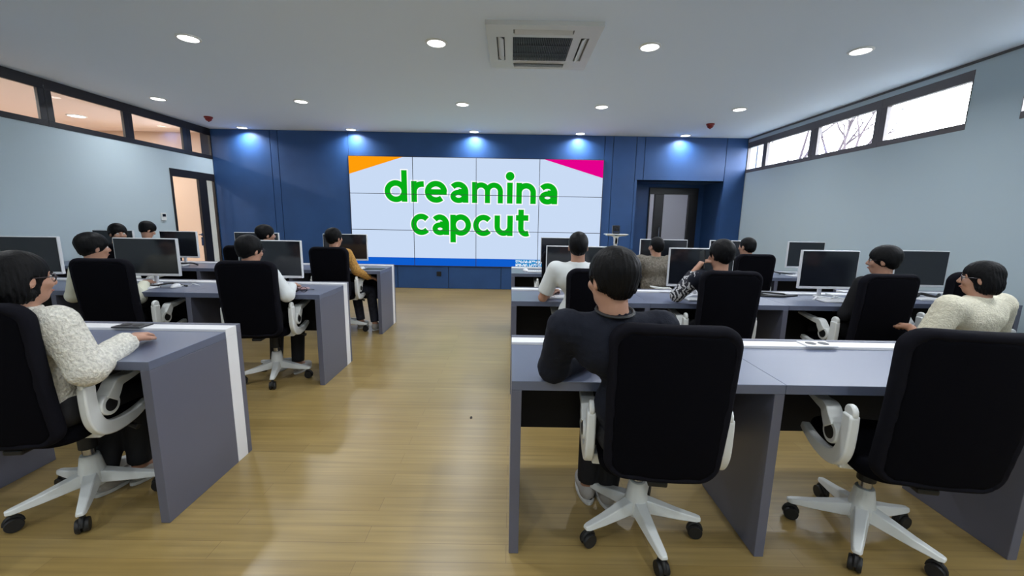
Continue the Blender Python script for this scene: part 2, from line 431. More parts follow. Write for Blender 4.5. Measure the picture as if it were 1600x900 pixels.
# letters as strokes, x-height 1
def arc(cx, cy, r, a0, a1, n=22, ry=None):
    ry = ry or r
    return [(cx + r * math.cos(math.radians(a0 + (a1 - a0) * k / n)), cy + ry * math.sin(math.radians(a0 + (a1 - a0) * k / n))) for k in range(n + 1)]
HW = .135          # half stroke
R0 = .5 - HW + .015
def glyph(ch):
    """list of (path, closed), advance"""
    y = .5; c = .52
    if ch in 'dpq':
        st = [(arc(c, y, R0 + .01, 0, 360, 36)[:-1], True)]
        if ch == 'd': st.append(([(c + R0 + .02, 0), (c + R0 + .02, 1.5)], False))
        if ch == 'p': st.append(([(c - R0 - .02, 1), (c - R0 - .02, -.36)], False))
        return st, 1.17
    if ch == 'c': return [(arc(c, y, R0 + .01, 42, 318, 28), False)], 1.03
    if ch == 'e': return [(arc(c, y, R0 + .01, 0, 312, 30), False), ([(c - R0, y - .01), (c + R0 + .12, y - .01)], False)], 1.12
    if ch == 'i': return [([(.22, 0), (.22, 1)], False), (arc(.22, 1.30, .075, 0, 360, 14)[:-1], True)], .45
    if ch == 'n': return [([(.2, 0), (.2, 1)], False), ([(.2, .5)] + arc(.53, .535, .33, 180, 0, 16) + [(.86, 0)], False)], 1.08
    if ch == 'm': return [([(.2, 0), (.2, 1)], False), ([(.2, .5)] + arc(.50, .565, .30, 180, 0, 14) + [(.80, 0)], False), ([(.80, .5)] + arc(1.10, .565, .30, 180, 0, 14) + [(1.40, 0)], False)], 1.62
    if ch == 'r': return [([(.2, 0), (.2, 1)], False), ([(.2, .45)] + arc(.56, .50, .36, 180, 95, 10) + [(.66, .865)], False)], .70
    if ch == 'u': return [([(.2, 1), (.2, .465)] + arc(.53, .465, .33, 180, 360, 16)[1:], False), ([(.86, 0), (.86, 1)], False)], 1.08
    if ch == 't': return [([(.34, 1.3), (.34, .38)] + arc(.60, .38, .26, 180, 285, 9)[1:] + [(.74, .15)], False), ([(.08, .9), (.72, .9)], False)], .78
    if ch == 'a': return [(arc(.44, .53, .34, 140, 0, 14) + [(.78, 0)], False), (arc(.45, .30, .26, 0, 360, 26, .19)[:-1], True), ([(.45, .53), (.78, .53)], False)], 1.0
def word(txt, x0, x1, zb, xh):
    gs = [glyph(c) for c in txt]
    tot = sum(a for _, a in gs) - .1
    sx = (x1 - x0) / tot; u = 0
    for ch, (st, adv) in zip(txt, gs):
        for nm, m, hw, e in (('letter_outline', m_ha, HW + .055, .0016), ('letter', m_gr, HW, .0026)):
            b = MB(); e2 = 0
            for path, closed in st:
                pts = [((x0 + (u + px - .05) * sx) - VX, zb + pz * xh - VZ) for px, pz in path]
                s = xh
                w = (hw * .95 if (ch, closed) == ('a', True) else hw) * s * (.93 if ch == 'm' else 1)
                if not closed and nm == 'letter_outline':
                    a, c_ = Vector(pts[0]), Vector(pts[1]); pts[0] = tuple(a + (a - c_).normalized() * .055 * s)
                    a, c_ = Vector(pts[-1]), Vector(pts[-2]); pts[-1] = tuple(a + (a - c_).normalized() * .055 * s)
                b.ribbon(pts, w, SY - VY - e - e2, SY - VY - e + .0006, 'xz', closed=closed); e2 += .00012
            b.build(nm, m, vw)
        u += adv
word('dreamina', -2.374, .875, 1.655, .385)
word('capcut', -1.888, .325, 1.045, .385)
# small two-line white print at the lower edge
m_pr = emit_mat('screen_cyan_print', srgb(150, 215, 250)); rr = random.Random(3)
flat('print_patch', [(.09, SZ0), (.60, SZ0), (.60, .598), (.09, .598)], emit_mat('screen_cyan', srgb(40, 140, 205)), .0015)
b = MB()
for row, zb in ((0, .532), (1, .462)):
    u = .10
    while u < .585:
        w = rr.choice((.018, .024, .03)); h = .052
        nodes = [(u, zb), (u, zb + h), (u + w, zb + h), (u + w, zb), (u, zb + h / 2), (u + w, zb + h / 2)]
        for k in range(rr.choice((2, 3, 3))):
            p, q = rr.sample(nodes, 2)
            b.ribbon([(p[0] - VX, p[1] - VZ), (q[0] - VX, q[1] - VZ)], .0045, SY - VY - .0026 - k * .0001, SY - VY - .0018, 'xz')
        u += w + .012
b.build('small_print', m_ha, vw)
for c in range(1, 4):
    x = SX0 + c * pw - VX; MB().box(x - .005, x + .005, SY - VY - .0042, SY - VY + .01, 0, SZ1 - SZ0).build('seam', m_seam, vw)
for r in range(1, 3):
    z = r * ph; MB().box(SX0 - VX, SX1 - VX, SY - VY - .0040, SY - VY + .01, z - .005, z + .005).build('seam', m_seam, vw)
fr = MB()
for x0, x1, z0, z1 in ((SX0 - .012, SX0, SZ0, SZ1), (SX1, SX1 + .012, SZ0, SZ1), (SX0 - .012, SX1 + .012, SZ1, SZ1 + .012), (SX0 - .012, SX1 + .012, SZ0 - .012, SZ0)):
    fr.box(x0 - VX, x1 - VX, SY - VY - .003, -.008, z0 - VZ, z1 - VZ)
fr.build('frame', m_seam, vw)

# ------------------------------------------------------------------ ceiling fittings
def downlight(x, y, label, group):
    e = tag(empty('ceiling_light', (x, y, H)), label, 'ceiling light', group)
    MB().lathe([(.098, 0), (.098, -.006), (.088, -.012), (.080, -.012), (.078, -.004)], (0, 0, 0), 28, cap=False).build('trim_ring', m_white, e, smooth=True)
    MB().lathe([(.079, -.001), (.079, -.006)], (0, 0, 0), 28).build('diffuser', m_lamp, e)
    ld = bpy.data.lights.new('downlight', 'AREA'); ld.shape = 'DISK'; ld.size = .15; ld.energy = LAMP_W; ld.color = (.92, .96, 1.); ld.spread = math.radians(150)
    lo = bpy.data.objects.new('downlight_lamp', ld); COL.objects.link(lo); lo.parent = e; lo.location = (0, 0, -.02)
    return e
xs = [-4.88, -2.92, -.70, 1.22, 3.125]
WH = ['leftmost', 'second from left', 'middle', 'second from right', 'rightmost']
for j, y in enumerate((7.72, 5.95, 3.97)):
    for i, x in enumerate(xs):
        if j == 2 and i == 0:
            continue
        rown = ['row close to the blue wall', 'middle ceiling row', 'ceiling row beside the air conditioner'][j]
        where = WH[i] if j < 2 else ['', 'leftmost', 'second from left', 'second from right', 'rightmost'][i]
        downlight(x, y, 'round white recessed downlight, %s of the %s' % (where, rown), 'downlights in the ceiling')
for y in (2.0, 0., -1.7):
    for x in xs[(1 if y == 2.0 else 0):]:
        downlight(x, y, 'round white recessed downlight above or behind the camera, out of view', 'downlights out of view')
for x in (-7.1,):
    for y in (1.6, 3.6, 5.35, 7.35):
        e = tag(empty('corridor_light', (x - (.35 if y > 7 else 0), y, 2.98)), 'round recessed downlight in the corridor ceiling, %s the blue wall' % {1.6: 'farthest from', 3.6: 'far from', 5.35: 'second nearest', 7.35: 'nearest'}[y], 'ceiling light', 'downlights in the corridor')
        MB().lathe([(.13, 0), (.13, -.01), (.115, -.014), (.11, -.004)], (0, 0, 0), 24, cap=False).build('trim_ring', m_white, e, smooth=True)
        MB().lathe([(.11, -.001), (.11, -.006)], (0, 0, 0), 24).build('diffuser', m_lamp, e)
        ld = bpy.data.lights.new('downlight', 'AREA'); ld.shape = 'DISK'; ld.size = .2; ld.energy = 60; ld.color = (1, .94, .88)
        lo = bpy.data.objects.new('downlight_lamp', ld); COL.objects.link(lo); lo.parent = e; lo.location = (0, 0, -.02)

e = tag(empty('added_lobby_light', (3.3, 9.7, 2.9)), 'added unseen downlight brightening the lobby behind the glass door', 'ceiling light')  # unseen lamp, added to brighten the lobby behind the glass door
MB().lathe([(.13, 0), (.13, -.01), (.115, -.014), (.11, -.004)], (0, 0, 0), 24, cap=False).build('trim_ring', m_white, e, smooth=True)
MB().lathe([(.11, -.001), (.11, -.006)], (0, 0, 0), 24).build('diffuser', m_lamp, e)
ld = bpy.data.lights.new('downlight', 'AREA'); ld.shape = 'DISK'; ld.size = .2; ld.energy = 12
lo = bpy.data.objects.new('downlight_lamp', ld); COL.objects.link(lo); lo.parent = e; lo.location = (0, 0, -.02)
for (x, y), lb in (((-4.93, 6.96), 'red fire alarm dome on the ceiling by the corridor windows'), ((3.145, 6.825), 'red fire alarm dome on the ceiling above the door recess')):
    e = tag(empty('fire_alarm', (x, y, H)), lb, 'fire alarm', 'red fire alarms on the ceiling')
    MB().lathe([(.062, 0), (.062, -.018), (.055, -.024)], (0, 0, 0), 20).build('base', m_white if False else m_red, e, smooth=True)
    MB().lathe([(.05, -.024), (.046, -.045), (.032, -.062), (.012, -.07)], (0, 0, 0), 20).build('dome', m_red, e, smooth=True)
    MB().lathe([(.012, -.07), (.01, -.078)], (0, 0, 0), 10).build('sensor_tip', m_black, e)

# cassette air conditioner
ac = tag(empty('air_conditioner', (.2416, 4.0, H)), 'white square ceiling cassette air conditioner with black grille', 'air conditioner')
S = .475
m_acw = mat('aged_white_plastic', (.62, .63, .62), .4); m_acd = mat('dark_grille', (.012, .012, .013), .5)
b = MB()
slots = [(-.25, .25, -.395, -.325), (-.25, .25, .325, .395), (-.395, -.325, -.25, .25), (.325, .395, -.25, .25), (-.255, .255, -.255, .255)]
def in_slot(x, y): return any(a < x < b_ and c < y < d_ for a, b_, c, d_ in slots)
gx = sorted({-S, S, -.395, -.325, -.25, .25, .325, .395, -.255, .255})
for i in range(len(gx) - 1):
    for j in range(len(gx) - 1):
        if not in_slot((gx[i] + gx[i + 1]) / 2, (gx[j] + gx[j + 1]) / 2):
            b.box(gx[i], gx[i + 1], gx[j], gx[j + 1], -.035, 0)
b.build('face_panel', m_acw, ac)
MB().box(-.43, .43, -.43, .43, -.004, .0).build('cavity', m_acd, ac)
for k in range(32):
    x = -.25 + .5 * (k + .5) / 32
    MB().box(x - .003, x + .003, -.255, .255, -.033, -.012).build('grille_slat', m_acd if k % 1 else mat('grille_slat', (.05, .05, .052), .45), ac)
for y in (-.085, .085): MB().box(-.25, .25, y - .004, y + .004, -.036, -.014).build('grille_bar', mat('grille_slat', (.05, .05, .052)), ac)
def louver(c, rot):
    MB().box(-.24, .24, -.03, .03, -.004, .004).build('louver', m_acw, ac, .002, loc=c, rot=rot)
louver((0, -.36, -.03), (math.radians(-35), 0, 0)); louver((0, .36, -.04), (math.radians(55), 0, 0))
louver((-.36, 0, -.032), (math.radians(35), 0, PI / 2)); louver((.36, 0, -.032), (math.radians(-35), 0, PI / 2))

# wall fittings
t = tag(empty('thermostat', (XL, 6.64, 1.31)), 'small white thermostat with dark display beside the glass door', 'thermostat')
MB().box(0, .02, -.045, .045, -.06, .06).build('case', m_white, t, .004); MB().box(.02, .023, -.03, .03, .0, .042).build('display', m_screen, t)
w = tag(empty('wall_socket', (-1.395, YB - .008, .29)), 'black square wall socket below the video wall', 'wall socket')
MB().box(-.045, .045, -.012, 0, -.045, .045).build('plate', m_black, w, .003); MB().lathe([(.028, -.0125), (.028, -.014)], (0, 0, 0), 20, 'y').build('socket_face', m_rubber, w)

# slim stand with a conference camera
st = tag(empty('camera_stand', (1.80, 7.05, 0)), 'slim white pedestal stand with T shaped shelf by the blue wall', 'stand')
MB().lathe([(.20, 0), (.20, .012), (.17, .025), (.05, .03)], (0, 0, 0), 32).build('base', m_white, st, smooth=True)
MB().tube([(0, 0, .03), (0, 0, 1.02)], .03, 16).build('pole', m_white, st, smooth=True)
MB().ribbon(catmull([(0, .98), (.005, 1.06), (.04, 1.11), (.17, 1.125)], 6), lerpw([.025, .022, .014, .010], 6), -.05, .05, 'xz').ribbon(catmull([(0, .98), (-.005, 1.06), (-.04, 1.11), (-.17, 1.125)], 6), lerpw([.025, .022, .014, .010], 6), -.05, .05, 'xz').build('bracket', m_white, st, .003, smooth=True)
MB().box(-.19, .19, -.10, .10, 1.13, 1.145).build('shelf', m_white, st, .005)
MB().tube(catmull([(.03, .03, 1.12), (.07, .05, 1.0), (.05, .045, .8), (.09, .05, .5), (.06, .04, .08)], 6), .004, 6).build('cable', m_cable, st, smooth=True)
vc = tag(empty('conference_camera', (1.795, 7.05, 1.145)), 'black conference camera sitting on the white pedestal stand', 'camera')
MB().box(-.055, .055, -.05, .05, .0, .03).build('foot', m_black, vc, .006)
MB().box(-.062, -.05, -.03, .03, .02, .14).box(.05, .062, -.03, .03, .02, .14).build('yoke', m_black, vc, .004)
MB().box(-.048, .048, -.05, .05, .04, .145).build('camera_head', m_black, vc, .012)
MB().lathe([(.03, -.05), (.03, -.066), (.022, -.066), (.018, -.058)], (0, 0, .095), 24, 'y').build('lens', m_screen, vc, smooth=True)

# ------------------------------------------------------------------ desks
T = .75; DD = .463
LY = [1.6155, 3.1418, 4.6395]; RY = [1.474, 3.02, 4.63]
def desk(x0, x1, yf, lp, rp, label, sockets=None):
    """one bench unit; lp / rp: None, 'leg' (shared divider) or 'end' (finished end)"""
    cx = (x0 + x1) / 2
    e = tag(empty('desk', (cx, yf, 0)), label, 'desk', 'grey bench desks')
    def B(n, a, b_, c, d_, z0, z1, m, bev=.002): return MB().box(a - cx, b_ - cx, c, d_, z0, z1).build(n, m, e, bev)
    g = .0006
    B('tabletop', x0 + g, x1 - g, 0, DD, T - .038, T, m_desk)
    for side, x, dr in ((lp, x0, 1), (rp, x1, -1)):
        if side:
            a, b_ = (x + g, x + .04) if dr > 0 else (x - .04, x - g)
            B('side_panel', a, b_, .0, DD, 0, T - .0385, m_side)
            if side == 'end':
                B('end_strip', a, b_, DD + .002, DD + .085, 0, T - .03, m_strip); B('end_cap', a, b_, DD + .087, DD + .12, 0, T - .03, m_side)
    B('modesty_panel', x0 + .04, x1 - .04, .40, .42, .345, T - .0385, m_dark)
    B('cable_duct', x0 + g, x1 - g, DD + .002, DD + .085, T - .03, T + .012, m_strip)
    B('back_panel', x0 + g, x1 - g, DD + .087, DD + .12, T - .03, T + .014, m_side)
    B('duct_tray', x0 + .04, x1 - .04, DD + .002, DD + .085, T - .20, T - .031, m_dark)
    if sockets:
        for sx, m in sockets:
            p = MB().box(sx - .075 - cx, sx + .075 - cx, DD - .012, DD + .075, T + .012, T + .020).build('socket_plate', m, e, .002)
            for k in (-.032, .032):
                MB().lathe([(.024, T + .0202), (.024, T + .0215)], (sx + k - cx, DD + .032, 0), 18).build('socket', m_black, p)
    return e
W = 1.0536
LXS = [-1.4957, -1.4957 - W, -1.4957 - 2 * W, -1.4957 - 3 * W, -5.56]
rows = ['front row', 'second row', 'far row']
pos = ['aisle end', 'second from the aisle', 'third from the aisle', 'by the wall']
for r in range(3):
    for k in range(4 if r else 3):
        desk(LXS[k + 1], LXS[k], LY[r], 'leg', 'end' if k == 0 else None, 'grey bench desk on the corridor side, %s, %s' % (rows[r], pos[k]),
             [(-2.01, mat('dark_socket_plate', (.03, .03, .035), .3))] if (r, k) == (0, 0) else None)
RXS = [.0103, .0103 + W, .0103 + 2 * W, 3.08, 4.14]
for r in range(3):
    for k in range(4 if r else 3):
        x0, x1, y = RXS[k], RXS[k + 1], RY[r]
        if r == 0 and k == 2: x1 = .0103 + 3 * W
        if r == 1 and k == 2: x1 = 3.02
        if r == 1 and k == 3: x0, x1, y = 3.03, 4.10, RY[1] + .16
        desk(x0, x1, y, 'end' if k == 0 else ('leg' if (r, k) == (1, 3) else None), 'end' if k == 3 else 'leg', 'grey bench desk on the bright window side, %s, %s' % (rows[r], pos[k]),
             [(1.545, m_strip)] if (r, k) == (0, 1) else None)

# ------------------------------------------------------------------ signed-distance modelling
class SDF:
    """blend of primitives on a rectilinear grid, meshed by surface nets"""
    def __init__(s, lo, hi, h, fine=()):
        """fine: list of (lo, hi, h) boxes where the grid lines are closer"""
        s.ax = []
        for k in range(3):
            xs = [lo[k]]
            while xs[-1] < hi[k]:
                x = xs[-1]; st = h
                for flo, fhi, fh in fine:
                    if flo[k] - h < x < fhi[k]: st = min(st, fh)
                xs.append(x + st)
            s.ax.append(np.array(xs))
        s.X, s.Y, s.Z = np.meshgrid(*s.ax, indexing='ij', sparse=True)
        s.D = np.full([len(a) for a in s.ax], .3)
    def sub(s, lo, hi):
        sl = []
        for k in range(3):
            a = np.searchsorted(s.ax[k], lo[k]); b = np.searchsorted(s.ax[k], hi[k])
            if b - a < 1: return None
            sl.append(slice(a, b))
        return tuple(sl)
    def _put(s, lo, hi, fn, k, op):
        m = .05 + k
        sl = s.sub([v - m for v in lo], [v + m for v in hi])
        if sl is None: return
        d = fn(s.ax[0][sl[0]][:, None, None], s.ax[1][sl[1]][None, :, None], s.ax[2][sl[2]][None, None, :])
        D = s.D[sl]
        if op == 'u':
            if k > 0:
                h = np.maximum(k - np.abs(D - d), 0) / k
                s.D[sl] = np.minimum(D, d) - h * h * k * .25
            else: s.D[sl] = np.minimum(D, d)
        else:
            if k > 0:
                h = np.maximum(k - np.abs(D + d), 0) / k
                s.D[sl] = np.maximum(D, -d) + h * h * k * .25
            else: s.D[sl] = np.maximum(D, -d)
    def cap(s, a, b, r1, r2=None, k=.02, op='u', cut=None):
        """round cone; cut: flat end at b"""
        a = np.array(a, float); b = np.array(b, float); r2 = r1 if r2 is None else r2
        ab = b - a; L = ab @ ab + 1e-12
        def fn(x, y, z):
            px, py, pz = x - a[0], y - a[1], z - a[2]
            t = (px * ab[0] + py * ab[1] + pz * ab[2]) / L
            tc = np.clip(t, 0, 1)
            d = np.sqrt((px - tc * ab[0]) ** 2 + (py - tc * ab[1]) ** 2 + (pz - tc * ab[2]) ** 2) - (r1 + (r2 - r1) * tc)
            if cut is not None: d = np.maximum(d, (t - cut) * math.sqrt(L))
            return d
        R = max(r1, r2)
        s._put(np.minimum(a, b) - R, np.maximum(a, b) + R, fn, k, op); return s
    def ell(s, c, r, k=.02, op='u', rot=None):
        c = np.array(c, float); r = np.array(r, float); Rm = np.eye(3) if rot is None else np.array(rot)
        def fn(x, y, z):
            px, py, pz = x - c[0], y - c[1], z - c[2]
            q = [Rm[0, i] * px + Rm[1, i] * py + Rm[2, i] * pz for i in range(3)]
            k0 = np.sqrt((q[0] / r[0]) ** 2 + (q[1] / r[1]) ** 2 + (q[2] / r[2]) ** 2)
            k1 = np.sqrt((q[0] / r[0] ** 2) ** 2 + (q[1] / r[1] ** 2) ** 2 + (q[2] / r[2] ** 2) ** 2) + 1e-9
            return k0 * (k0 - 1) / k1
        R = r.max()
        s._put(c - R, c + R, fn, k, op); return s
    def half(s, p, n):
        """cut everything on the +n side"""
        d = (s.X - p[0]) * n[0] + (s.Y - p[1]) * n[1] + (s.Z - p[2]) * n[2]
        s.D = np.maximum(s.D, d); return s
    def mesh(s):
        D = s.D; inside = D < 0
        nx, ny, nz = D.shape
        acc = np.zeros((nx - 1, ny - 1, nz - 1, 3)); cnt = np.zeros((nx - 1, ny - 1, nz - 1))
        faces = []
        G = [np.broadcast_to(g, D.shape) for g in (s.X, s.Y, s.Z)]
        cross = []
        for ax in range(3):
            a = [slice(None)] * 3; b = [slice(None)] * 3
            a[ax] = slice(0, -1); b[ax] = slice(1, None)
            a, b = tuple(a), tuple(b)
            ch = inside[a] != inside[b]
            idx = np.argwhere(ch)
            cross.append((ax, idx, inside[a][ch]))
            if len(idx) == 0: continue
            d0 = D[a][ch]; d1 = D[b][ch]; t = d0 / (d0 - d1)
            P = np.stack([g[a][ch] for g in G], 1).astype(float); Q = np.stack([g[b][ch] for g in G], 1)
            pt = P + (Q - P) * t[:, None]
            o = [k for k in range(3) if k != ax]
            for da in (0, -1):
                for db in (0, -1):
                    c = idx.copy(); c[:, o[0]] += da; c[:, o[1]] += db
                    ok = (c >= 0).all(1) & (c[:, 0] < nx - 1) & (c[:, 1] < ny - 1) & (c[:, 2] < nz - 1)
                    np.add.at(acc, tuple(c[ok].T), pt[ok]); np.add.at(cnt, tuple(c[ok].T), 1)
        used = cnt > 0
        ids = np.full(cnt.shape, -1); ids[used] = np.arange(used.sum())
        V = acc[used] / cnt[used][:, None]
        F = []
        for ax, idx, ins in cross:
            if len(idx) == 0: continue
            o = [(ax + 1) % 3, (ax + 2) % 3]
            ok = (idx[:, o[0]] > 0) & (idx[:, o[1]] > 0) & (idx[:, o[0]] < D.shape[o[0]] - 1) & (idx[:, o[1]] < D.shape[o[1]] - 1)
            idx, ins = idx[ok], ins[ok]
            def at(da, db):
                c = idx.copy(); c[:, o[0]] += da; c[:, o[1]] += db
                return ids[c[:, 0], c[:, 1], c[:, 2]]
            q = np.stack([at(-1, -1), at(0, -1), at(0, 0), at(-1, 0)], 1)
            q[~ins] = q[~ins][:, ::-1]
            F.append(q)
        F = np.concatenate(F) if F else np.zeros((0, 4), int)
        return V, F
    def build(s, name, m, parent=None):
        V, F = s.mesh()
        me = bpy.data.meshes.new(name)
        me.vertices.add(len(V)); me.vertices.foreach_set('co', V.astype(np.float32).ravel())
        me.loops.add(len(F) * 4); me.loops.foreach_set('vertex_index', F.astype(np.int32).ravel())
        me.polygons.add(len(F)); me.polygons.foreach_set('loop_start', np.arange(len(F), dtype=np.int32) * 4)
        me.polygons.foreach_set('use_smooth', np.ones(len(F), bool))
        me.materials.append(m); me.update(calc_edges=True); me.validate()
        o = bpy.data.objects.new(name, me); COL.objects.link(o)
        if parent is not None: o.parent = parent
        return o

# ------------------------------------------------------------------ office chair
def rbox_sdf(g, c, half, r, bend=0., taper=0., op='u', k=0., shift=0.):
    """rounded slab, bent in y across x, tapering with height"""
    def fn(x, y, z):
        zz = z - c[2]
        sx = 1 + taper * zz / half[2]
        xx = (x - c[0]) / sx
        yy = y - c[1] - bend * (x - c[0]) ** 2 - shift * zz - .35 * (zz / half[2] * .5 - .05) ** 2 * .12
        R = r[0]
        qx = np.abs(xx) - half[0] + R; qz = np.abs(zz) - half[2] + R
        d2 = np.sqrt(np.maximum(qx, 0) ** 2 + np.maximum(qz, 0) ** 2) + np.minimum(np.maximum(qx, qz), 0) - R
        e = r[1]
        w0 = d2 + e; w1 = np.abs(yy) - half[1] + e
        return np.minimum(np.maximum(w0, w1), 0) + np.sqrt(np.maximum(w0, 0) ** 2 + np.maximum(w1, 0) ** 2) - e
    g._put([c[0] - half[0] - .05, c[1] - half[1] - .1, c[2] - half[2] - .05], [c[0] + half[0] + .05, c[1] + half[1] + .1, c[2] + half[2] + .05], fn, k, op)

BY = -.355                       # back plane behind the column
def make_chair():
    e = empty('office_chair')
    cz, hz = .742, .293
    g = SDF((-.30, -.55, .44), (.30, -.20, 1.09), .0085)
    rbox_sdf(g, (0, BY, cz), (.206, .030, hz), (.075, .022), bend=.55, taper=.035, shift=-.10)
    rbox_sdf(g, (0, BY - .030, cz - .004), (.187, .008, hz - .022), (.062, .006), bend=.55, taper=.035, op='s', shift=-.10)
    bk = g.build('backrest', m_fabric2, e)
    g = SDF((-.30, -.55, .44), (.30, -.20, 1.09), .011)
    rbox_sdf(g, (0, BY - .018, cz - .004), (.185, .008, hz - .024), (.06, .005), bend=.55, taper=.035, shift=-.10)
    g.build('back_mesh', m_fabric, bk)
    g = SDF((-.30, -.40, .38), (.30, .25, .55), .011)
    def seat(x, y, z):
        yy = y + .08; zz = z - .462 + .12 * np.maximum(yy - .14, 0) ** 2 * 6
        qx = np.abs(x) - .205 + .09; qy = np.abs(yy) - .225 + .09
        d2 = np.sqrt(np.maximum(qx, 0) ** 2 + np.maximum(qy, 0) ** 2) + np.minimum(np.maximum(qx, qy), 0) - .09
        w0 = d2 + .022; w1 = np.abs(zz) - .032 + .022
        return np.minimum(np.maximum(w0, w1), 0) + np.sqrt(np.maximum(w0, 0) ** 2 + np.maximum(w1, 0) ** 2) - .022
    g._put((-.3, -.36, .3), (.3, .2, .5), seat, 0, 'u')
    g.build('seat', m_fabric, e)
    MB().box(-.12, .12, -.20, .06, .405, .430).box(-.035, .035, -.30, -.18, .41, .432).build('seat_plate', m_rubber, e, .006)
    MB().box(-.03, .03, -.335, -.28, .455, .475).box(-.03, .03, -.335, -.322, .475, .56).build('back_spine', m_rubber, e, .005)
    for sx in (-1, 1):
        x0, x1 = (.226, .260)
        x0, x1 = sx * x0, sx * x1
        br = MB().ribbon(catmull([(-.235, .665), (-.237, .60), (-.228, .52), (-.195, .468), (-.13, .447), (-.04, .452), (.05, .478)], 6),
                         lerpw([.026, .027, .030, .031, .029, .024, .015], 6), x0, x1, 'yz').build('arm_bracket', m_white, e, .007, smooth=True, seg=3)
        MB().lathe([(.030, 0), (.030, .02)], (min(x0, x1) + .0075, -.235, .672), 14, 'x').build('bracket_cap', m_white, br, .006, smooth=True)
        MB().box(min(x0, sx * .10), max(x0, sx * .10), -.19, -.12, .415, .46).build('bracket_foot', m_white, br, .006)
        MB().lathe([(.046, 0), (.046, .042)], (x0 if sx > 0 else x1 - .007, -.165, .556), 22, 'x').build('pivot_ring', m_white, br, .004, smooth=True)
        MB().lathe([(.029, 0), (.029, .048)], ((x0 - .004) if sx > 0 else x1 - .009, -.165, .556), 20, 'x').build('pivot_cap', m_rubber, br, smooth=True)
        a0, a1 = (.217, .273) if sx > 0 else (-.273, -.217)
        MB().ribbon(catmull([(-.158, .575), (-.135, .605), (-.11, .635), (-.05, .640), (.05, .655), (.09, .662)], 6),
                    lerpw([.030, .026, .022, .014, .009, .006], 6), a0, a1, 'yz').build('armrest', m_white, e, .006, smooth=True, seg=3)
    MB().lathe([(.024, .15), (.024, .30)], n=16).build('gas_lift', m_steel, e, smooth=True)
    MB().lathe([(.034, .27), (.034, .405)], n=18).build('lift_sleeve', m_rubber, e, smooth=True)
    MB().tube([(.10, -.03, .415), (.20, -.035, .405), (.26, -.04, .385)], [.007, .008, .013], 8).build('lever', m_rubber, e, smooth=True)
    base = MB().lathe([(.050, .085), (.056, .12), (.046, .17), (.037, .225), (.034, .235)], n=22).build('base', m_white, e, smooth=True)
    ALLKIDS_base.append(base)
    for k in range(5):
        a = 2 * PI * k / 5; c, s_ = math.cos(a), math.sin(a)
        def Q(r, t, z): return (c * r - s_ * t, s_ * r + c * t, z)
        b = MB()
        secs = [(.03, .034, .10, .158), (.10, .029, .092, .140), (.18, .024, .084, .118), (.255, .019, .080, .102), (.272, .013, .082, .098)]
        vs = []
        for r0, w0, l0, h0 in secs: vs += [Q(r0, -w0, l0), Q(r0, w0, l0), Q(r0, w0 * .72, h0), Q(r0, -w0 * .72, h0)]
        fs = [(i * 4 + q, i * 4 + (q + 1) % 4, i * 4 + 4 + (q + 1) % 4, i * 4 + 4 + q) for i in range(len(secs) - 1) for q in range(4)]
        b.add(vs, fs + [(3, 2, 1, 0), tuple(len(vs) - 4 + q for q in range(4))])
        b.build('leg', m_white, base, .004, smooth=True)
        cb = MB()
        for t in (-.020, .006):
            vs = []; n = 20
            cx, cy = c * .252, s_ * .252
            # wheel axis along the tangent
            ring = [(.012, t - .002), (.028, t - .002), (.0305, t + .004), (.0305, t + .010), (.028, t + .016), (.012, t + .016)]
            pts = []; fs = []
            for rad, tt in ring:
                for q in range(n):
                    an = 2 * PI * q / n
                    pts.append(Q(.252 + rad * math.cos(an), tt, .0305 + rad * math.sin(an)))
            for i in range(len(ring) - 1):
                for q in range(n):
                    q2 = (q + 1) % n; fs.append((i * n + q, i * n + q2, (i + 1) * n + q2, (i + 1) * n + q))
            fs.append(tuple(range(n))); fs.append(tuple((len(ring) - 1) * n + q for q in range(n)))
            cb.add(pts, fs)
        cb.tube([Q(.252 + .026 * math.cos(th), 0, .034 + .033 * math.sin(th)) for th in [PI * k_ / 8 for k_ in range(9)]], .009, 8)
        cb.tube([(c * .252, s_ * .252, .05), (c * .252, s_ * .252, .09)], .007, 8)
        cb.build('caster', m_rubber, base, smooth=True)
    return e
ALLKIDS_base = []
proto = make_chair()
def snapshot(o):
    ALLKIDS[o.name] = list(o.children)
    for c in o.children: snapshot(c)
bpy.context.view_layer.update()
snapshot(proto)
def dup(o, parent=None):
    c = o.copy(); COL.objects.link(c)
    if parent is not None: c.parent = parent
    for k in ALLKIDS.get(o.name, []): dup(k, c)
    return c
first = [True]
def chair(x, y, rz, base_rot, label):
    if first[0]: c = proto; first[0] = False
    else: c = dup(proto)
    c.location = (x, y, 0); c.rotation_euler = (0, 0, rz)
    tag(c, label, 'chair', 'black and white office chairs')
    for k in c.children:
        if k.name.split('.')[0] == 'base': k.rotation_euler = (0, 0, math.radians(base_rot) - rz)
    return c
bpy.context.view_layer.update()
